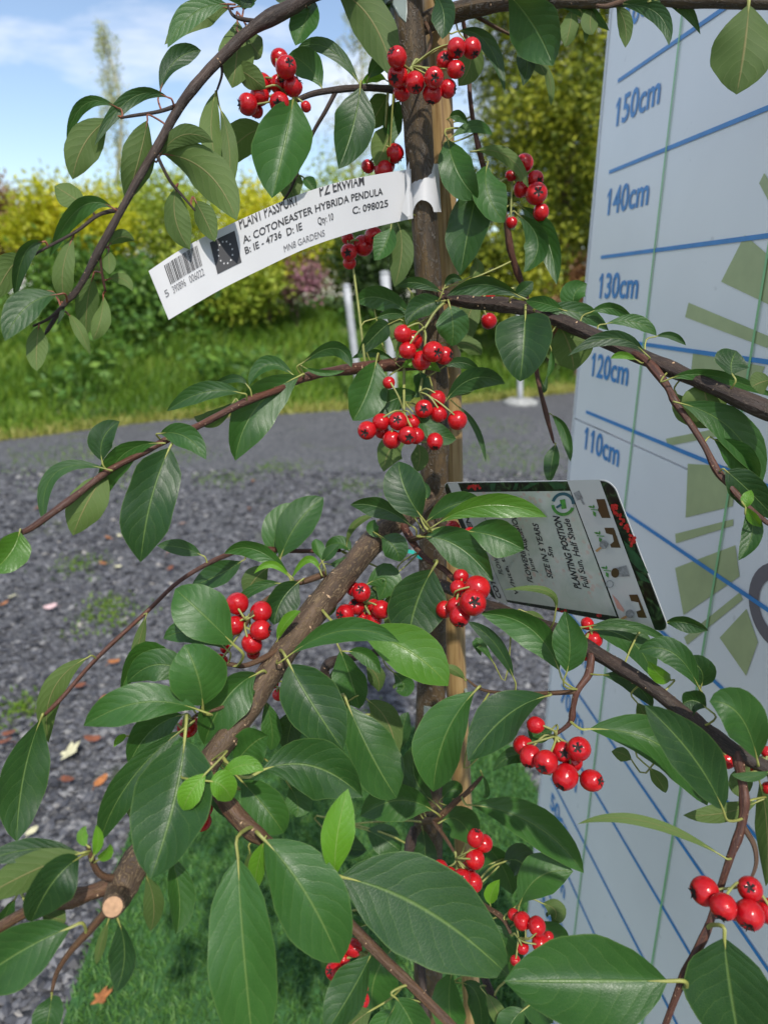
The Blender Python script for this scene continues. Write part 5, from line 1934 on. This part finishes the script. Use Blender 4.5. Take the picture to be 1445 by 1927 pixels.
def faded_print_material():
    mt, t, b = new_mat('card_faded_photo')
    c = t.nodes.new('ShaderNodeTexCoord')
    n = t.nodes.new('ShaderNodeTexNoise'); n.inputs['Scale'].default_value = 60; n.inputs['Detail'].default_value = 6; n.inputs['Distortion'].default_value = 1.0
    t.links.new(c.outputs['Object'], n.inputs['Vector'])
    r = ramp_node(t, [(0.32, (0.42, 0.47, 0.40)), (0.55, (0.48, 0.51, 0.45)), (0.75, (0.53, 0.54, 0.50))])
    t.links.new(n.outputs['Fac'], r.inputs[0])
    v = t.nodes.new('ShaderNodeTexVoronoi'); v.inputs['Scale'].default_value = 190
    t.links.new(c.outputs['Object'], v.inputs['Vector'])
    n2 = t.nodes.new('ShaderNodeTexNoise'); n2.inputs['Scale'].default_value = 34
    t.links.new(c.outputs['Object'], n2.inputs['Vector'])
    fac = math_node(t, 'MULTIPLY', maprange(t, v.outputs['Distance'], 0.30, 0.42, 0.6, 0.0), maprange(t, n2.outputs['Fac'], 0.50, 0.58))
    col = mixcol(t, fac, r.outputs[0], (0.55, 0.36, 0.30))
    t.links.new(col, b.inputs['Base Color'])
    b.inputs['Roughness'].default_value = 0.3
    return mt
M['cardphoto'] = photo_print_material()
M['cardfade'] = faded_print_material()
M['cardwhite'] = plain('card_white', (0.52, 0.53, 0.52), 0.3)
M['pr_brown'] = plain('print_brown', (0.075, 0.045, 0.018), 0.35)
M['pr_red'] = plain('print_red', (0.48, 0.025, 0.022), 0.35, var=0.5, scale=500)
M['pr_green'] = plain('print_green', (0.07, 0.25, 0.05), 0.35, var=0.3, scale=300)
M['pr_dgreen'] = plain('print_dark_green', (0.022, 0.075, 0.030), 0.35, var=0.4, scale=200)
M['pr_grey'] = plain('print_grey', (0.24, 0.25, 0.26), 0.35, var=0.4, scale=400)
M['pr_teal'] = plain('print_teal', (0.03, 0.10, 0.13), 0.35)
M['pr_pink'] = plain('print_pink', (0.58, 0.30, 0.25), 0.35)
M['pr_tan'] = plain('print_tan', (0.42, 0.24, 0.10), 0.35)
card = empty('plant_card', 'dark bordered plant care card with white icon strip hanging behind the leaves', 'label', CBL)
# rounded card body
def rounded(a0, b0, a1, b1, ra, rb, n=6):
    pts = []
    for cx, cy, s in ((a1 - ra, b0 + rb, -90), (a1 - ra, b1 - rb, 0), (a0 + ra, b1 - rb, 90), (a0 + ra, b0 + rb, 180)):
        for i in range(n + 1):
            t = math.radians(s + 90 * i / n)
            pts.append((cx + ra * math.cos(t), cy + rb * math.sin(t)))
    return pts
ro = rounded(0, 0, 1, 1, 0.05, 0.075)
v = [card_ab(a, b, 0) for a, b in ro] + [card_ab(a, b, -0.0005) for a, b in ro]
n = len(ro)
local(link_mesh('sheet', v, [tuple(range(n)), tuple(range(2 * n - 1, n - 1, -1))] + [(i, n + i, n + (i + 1) % n, (i + 1) % n) for i in range(n)], M['cardwhite']), card)
ri = rounded(0.003, 0.005, 0.997, 0.995, 0.048, 0.072)
local(link_mesh('photo_border', [card_ab(a, b, 0.0003) for a, b in ri], [tuple(range(len(ri)))], M['cardphoto']), card)
def card_poly(name, pts, mat, off=0.0006, ab=False):
    v = [card_ab(a, b, off) if ab else zc(a, b, off) for a, b in pts]
    return local(link_mesh(name, v, [tuple(range(len(v)))], mat), card)
card_poly('title_strip', [(72, 60), (133, 58), (430, 778), (362, 752)], M['cardwhite'], 0.0006)
card_poly('text_panel', [(155, 112), (795, 104), (1070, 846), (420, 748)], M['cardfade'], 0.0006)
card_poly('icon_strip', [(777, 41), (970, 37), (1303, 943), (1104, 905)], M['cardwhite'], 0.0007)
def card_text(s, p0, p1, h, mat=None, bold=0.01, italic=0.12):
    a, b = zc(*p0), zc(*p1)
    d = b - a; ln = d.length; d.normalize()
    up = CN.cross(d).normalized()
    if up.dot(-CA) < 0: up = -up
    vs, fs, wd = text_mesh(s, bold)
    k = ln / wd
    v = [a + d * ((x + italic * y) * k) + up * (y * h) + CN * 0.0010 for x, y in vs]
    local(link_mesh('lettering', v, fs, mat or M['ink']), card)
card_text('COTONEASTER PENDULA', (394, 742), (137, 110), 0.0060, bold=0.03)
card_text('FLOWER COLOUR', (402, 597), (300, 300), 0.0052)
card_text('White, turning brown', (497, 722), (262, 150), 0.0050)
card_text('FLOWERING PERIOD', (578, 645), (472, 240), 0.0056, bold=0.02)
card_text('June - August', (598, 585), (508, 325), 0.0050)
card_text('SIZE IN 5 YEARS', (696, 622), (606, 298), 0.0056, bold=0.02)
card_text('5m', (699, 497), (688, 437), 0.0050, bold=0.02)
card_text('PLANTING POSITION', (862, 683), (733, 255), 0.0062, bold=0.03)
card_text('Full Sun, Half Shade', (912, 678), (790, 268), 0.0058, bold=0.015)
def disc_pts(cx, cy, r, n=14, asp=1.0, a0=0, a1=360):
    return [(cx + r * math.cos(math.radians(a0 + (a1 - a0) * i / n)), cy + asp * r * math.sin(math.radians(a0 + (a1 - a0) * i / n))) for i in range(n if a1 - a0 >= 360 else n + 1)]
# recycling ring
card_poly('ring_fill', disc_pts(757, 180, 60, 20), M['cardwhite'], 0.0010)
def arc_band(cx, cy, r0, r1, a0, a1, mat, n=12):
    v = [zc(x, y, 0.0013) for x, y in disc_pts(cx, cy, r1, n, 1, a0, a1)] + [zc(x, y, 0.0013) for x, y in disc_pts(cx, cy, r0, n, 1, a0, a1)]
    local(link_mesh('ring_arrow', v, [(i, i + 1, n + 2 + i, n + 1 + i) for i in range(n)], mat), card)
arc_band(757, 180, 52, 70, 20, 175, M['pr_green']); arc_band(757, 180, 52, 70, 195, 360, M['pr_teal'])
card_poly('ring_emblem', [(738, 155), (768, 150), (778, 205), (748, 210)], M['pr_green'], 0.0013)
card_poly('ring_emblem', [(715, 195), (745, 175), (752, 188), (722, 206)], M['pr_teal'], 0.0015)
# brown soil blocks, plants, tools
SOIL = [[(952, 152), (1002, 150), (1036, 262), (985, 262), (972, 235), (960, 215), (966, 200), (960, 180)],
        [(1000, 320), (1055, 320), (1096, 438), (1040, 437), (1034, 420), (1056, 400), (1048, 362), (1010, 352)],
        [(1145, 716), (1195, 714), (1250, 852), (1200, 850), (1188, 815), (1215, 805), (1200, 760), (1158, 752)]]
for q in SOIL:
    card_poly('icon_soil', q, M['pr_brown'], 0.0011)
for cx, cy in ((935, 210), (970, 365), (1010, 570)):
    card_poly('icon_leaf', [(cx - 32, cy - 18), (cx - 12, cy - 20), (cx - 2, cy - 8), (cx - 20, cy - 8)], M['pr_green'], 0.0011)
    card_poly('icon_leaf', [(cx + 2, cy - 28), (cx + 8, cy - 14), (cx + 2, cy - 2), (cx - 6, cy - 14)], M['pr_green'], 0.0012)
    card_poly('icon_leaf', [(cx - 2, cy + 10), (cx + 16, cy + 20), (cx + 14, cy + 44), (cx, cy + 34)], M['pr_green'], 0.0013)
    card_poly('icon_stem', [(cx - 14, cy - 2), (cx + 30, cy + 2), (cx + 30, cy + 7), (cx - 14, cy + 3)], M['pr_green'], 0.0014)
card_poly('icon_can', [(818, 115), (850, 100), (874, 148), (838, 160)], M['pr_grey'], 0.0011)
card_poly('icon_can', [(858, 150), (866, 148), (886, 182), (874, 184)], M['pr_grey'], 0.0012)
card_poly('icon_trowel', disc_pts(998, 418, 26, 12), M['pr_grey'], 0.0015)
card_poly('icon_trowel', [(978, 430), (988, 438), (958, 462), (948, 452)], M['pr_tan'], 0.0016)
card_poly('icon_bucket', [(1052, 560), (1130, 540), (1150, 605), (1080, 608)], M['pr_grey'], 0.0015)
card_poly('icon_bucket', disc_pts(1066, 584, 24, 12, 1.2), M['pr_brown'], 0.0017)
arc_band(1032, 652, 19, 23, 0, 350, M['pr_grey'])
card_poly('icon_trowel', disc_pts(1152, 826, 26, 12), M['pr_grey'], 0.0015)
card_poly('icon_trowel', [(1128, 836), (1138, 846), (1108, 862), (1098, 852)], M['pr_tan'], 0.0016)
card_poly('icon_flame', [(1045, 712), (1080, 750), (1118, 805), (1112, 818), (1076, 795)], M['pr_pink'], 0.0011)
rnd = random.Random(4)
for i in range(46):
    t = rnd.random()
    x = 1040 + 128 * t + rnd.uniform(-6, 22); y = 180 + 225 * t + rnd.gauss(0, 12)
    card_poly('printed_berry', disc_pts(x, y, rnd.uniform(7, 11), 8), M['pr_red'], 0.0008 + 0.00001 * i)
for i in range(14):
    card_poly('printed_berry', disc_pts(rnd.gauss(220, 22), rnd.gauss(86, 10), 9, 7), M['pr_red'], 0.0004 + 0.00001 * i)
for i in range(7):
    x = rnd.uniform(690, 1010)
    card_poly('printed_berry', disc_pts(x, 800 + (x - 690) * 0.14 + rnd.uniform(-6, 12), rnd.uniform(7, 11), 7), M['pr_red'], 0.0004 + 0.00001 * i)
for q in ([(1110, 395), (1160, 440), (1225, 520), (1258, 592), (1200, 570), (1145, 510)], [(1180, 575), (1230, 600), (1270, 650), (1210, 630)], [(320, 62), (356, 58), (350, 100), (325, 100)], [(470, 60), (490, 58), (480, 98), (455, 98)], [(560, 58), (610, 55), (540, 95), (500, 98)], [(660, 50), (720, 48), (775, 88), (700, 96)]):
    card_poly('printed_leaf', q, M['pr_dgreen'], 0.0005)
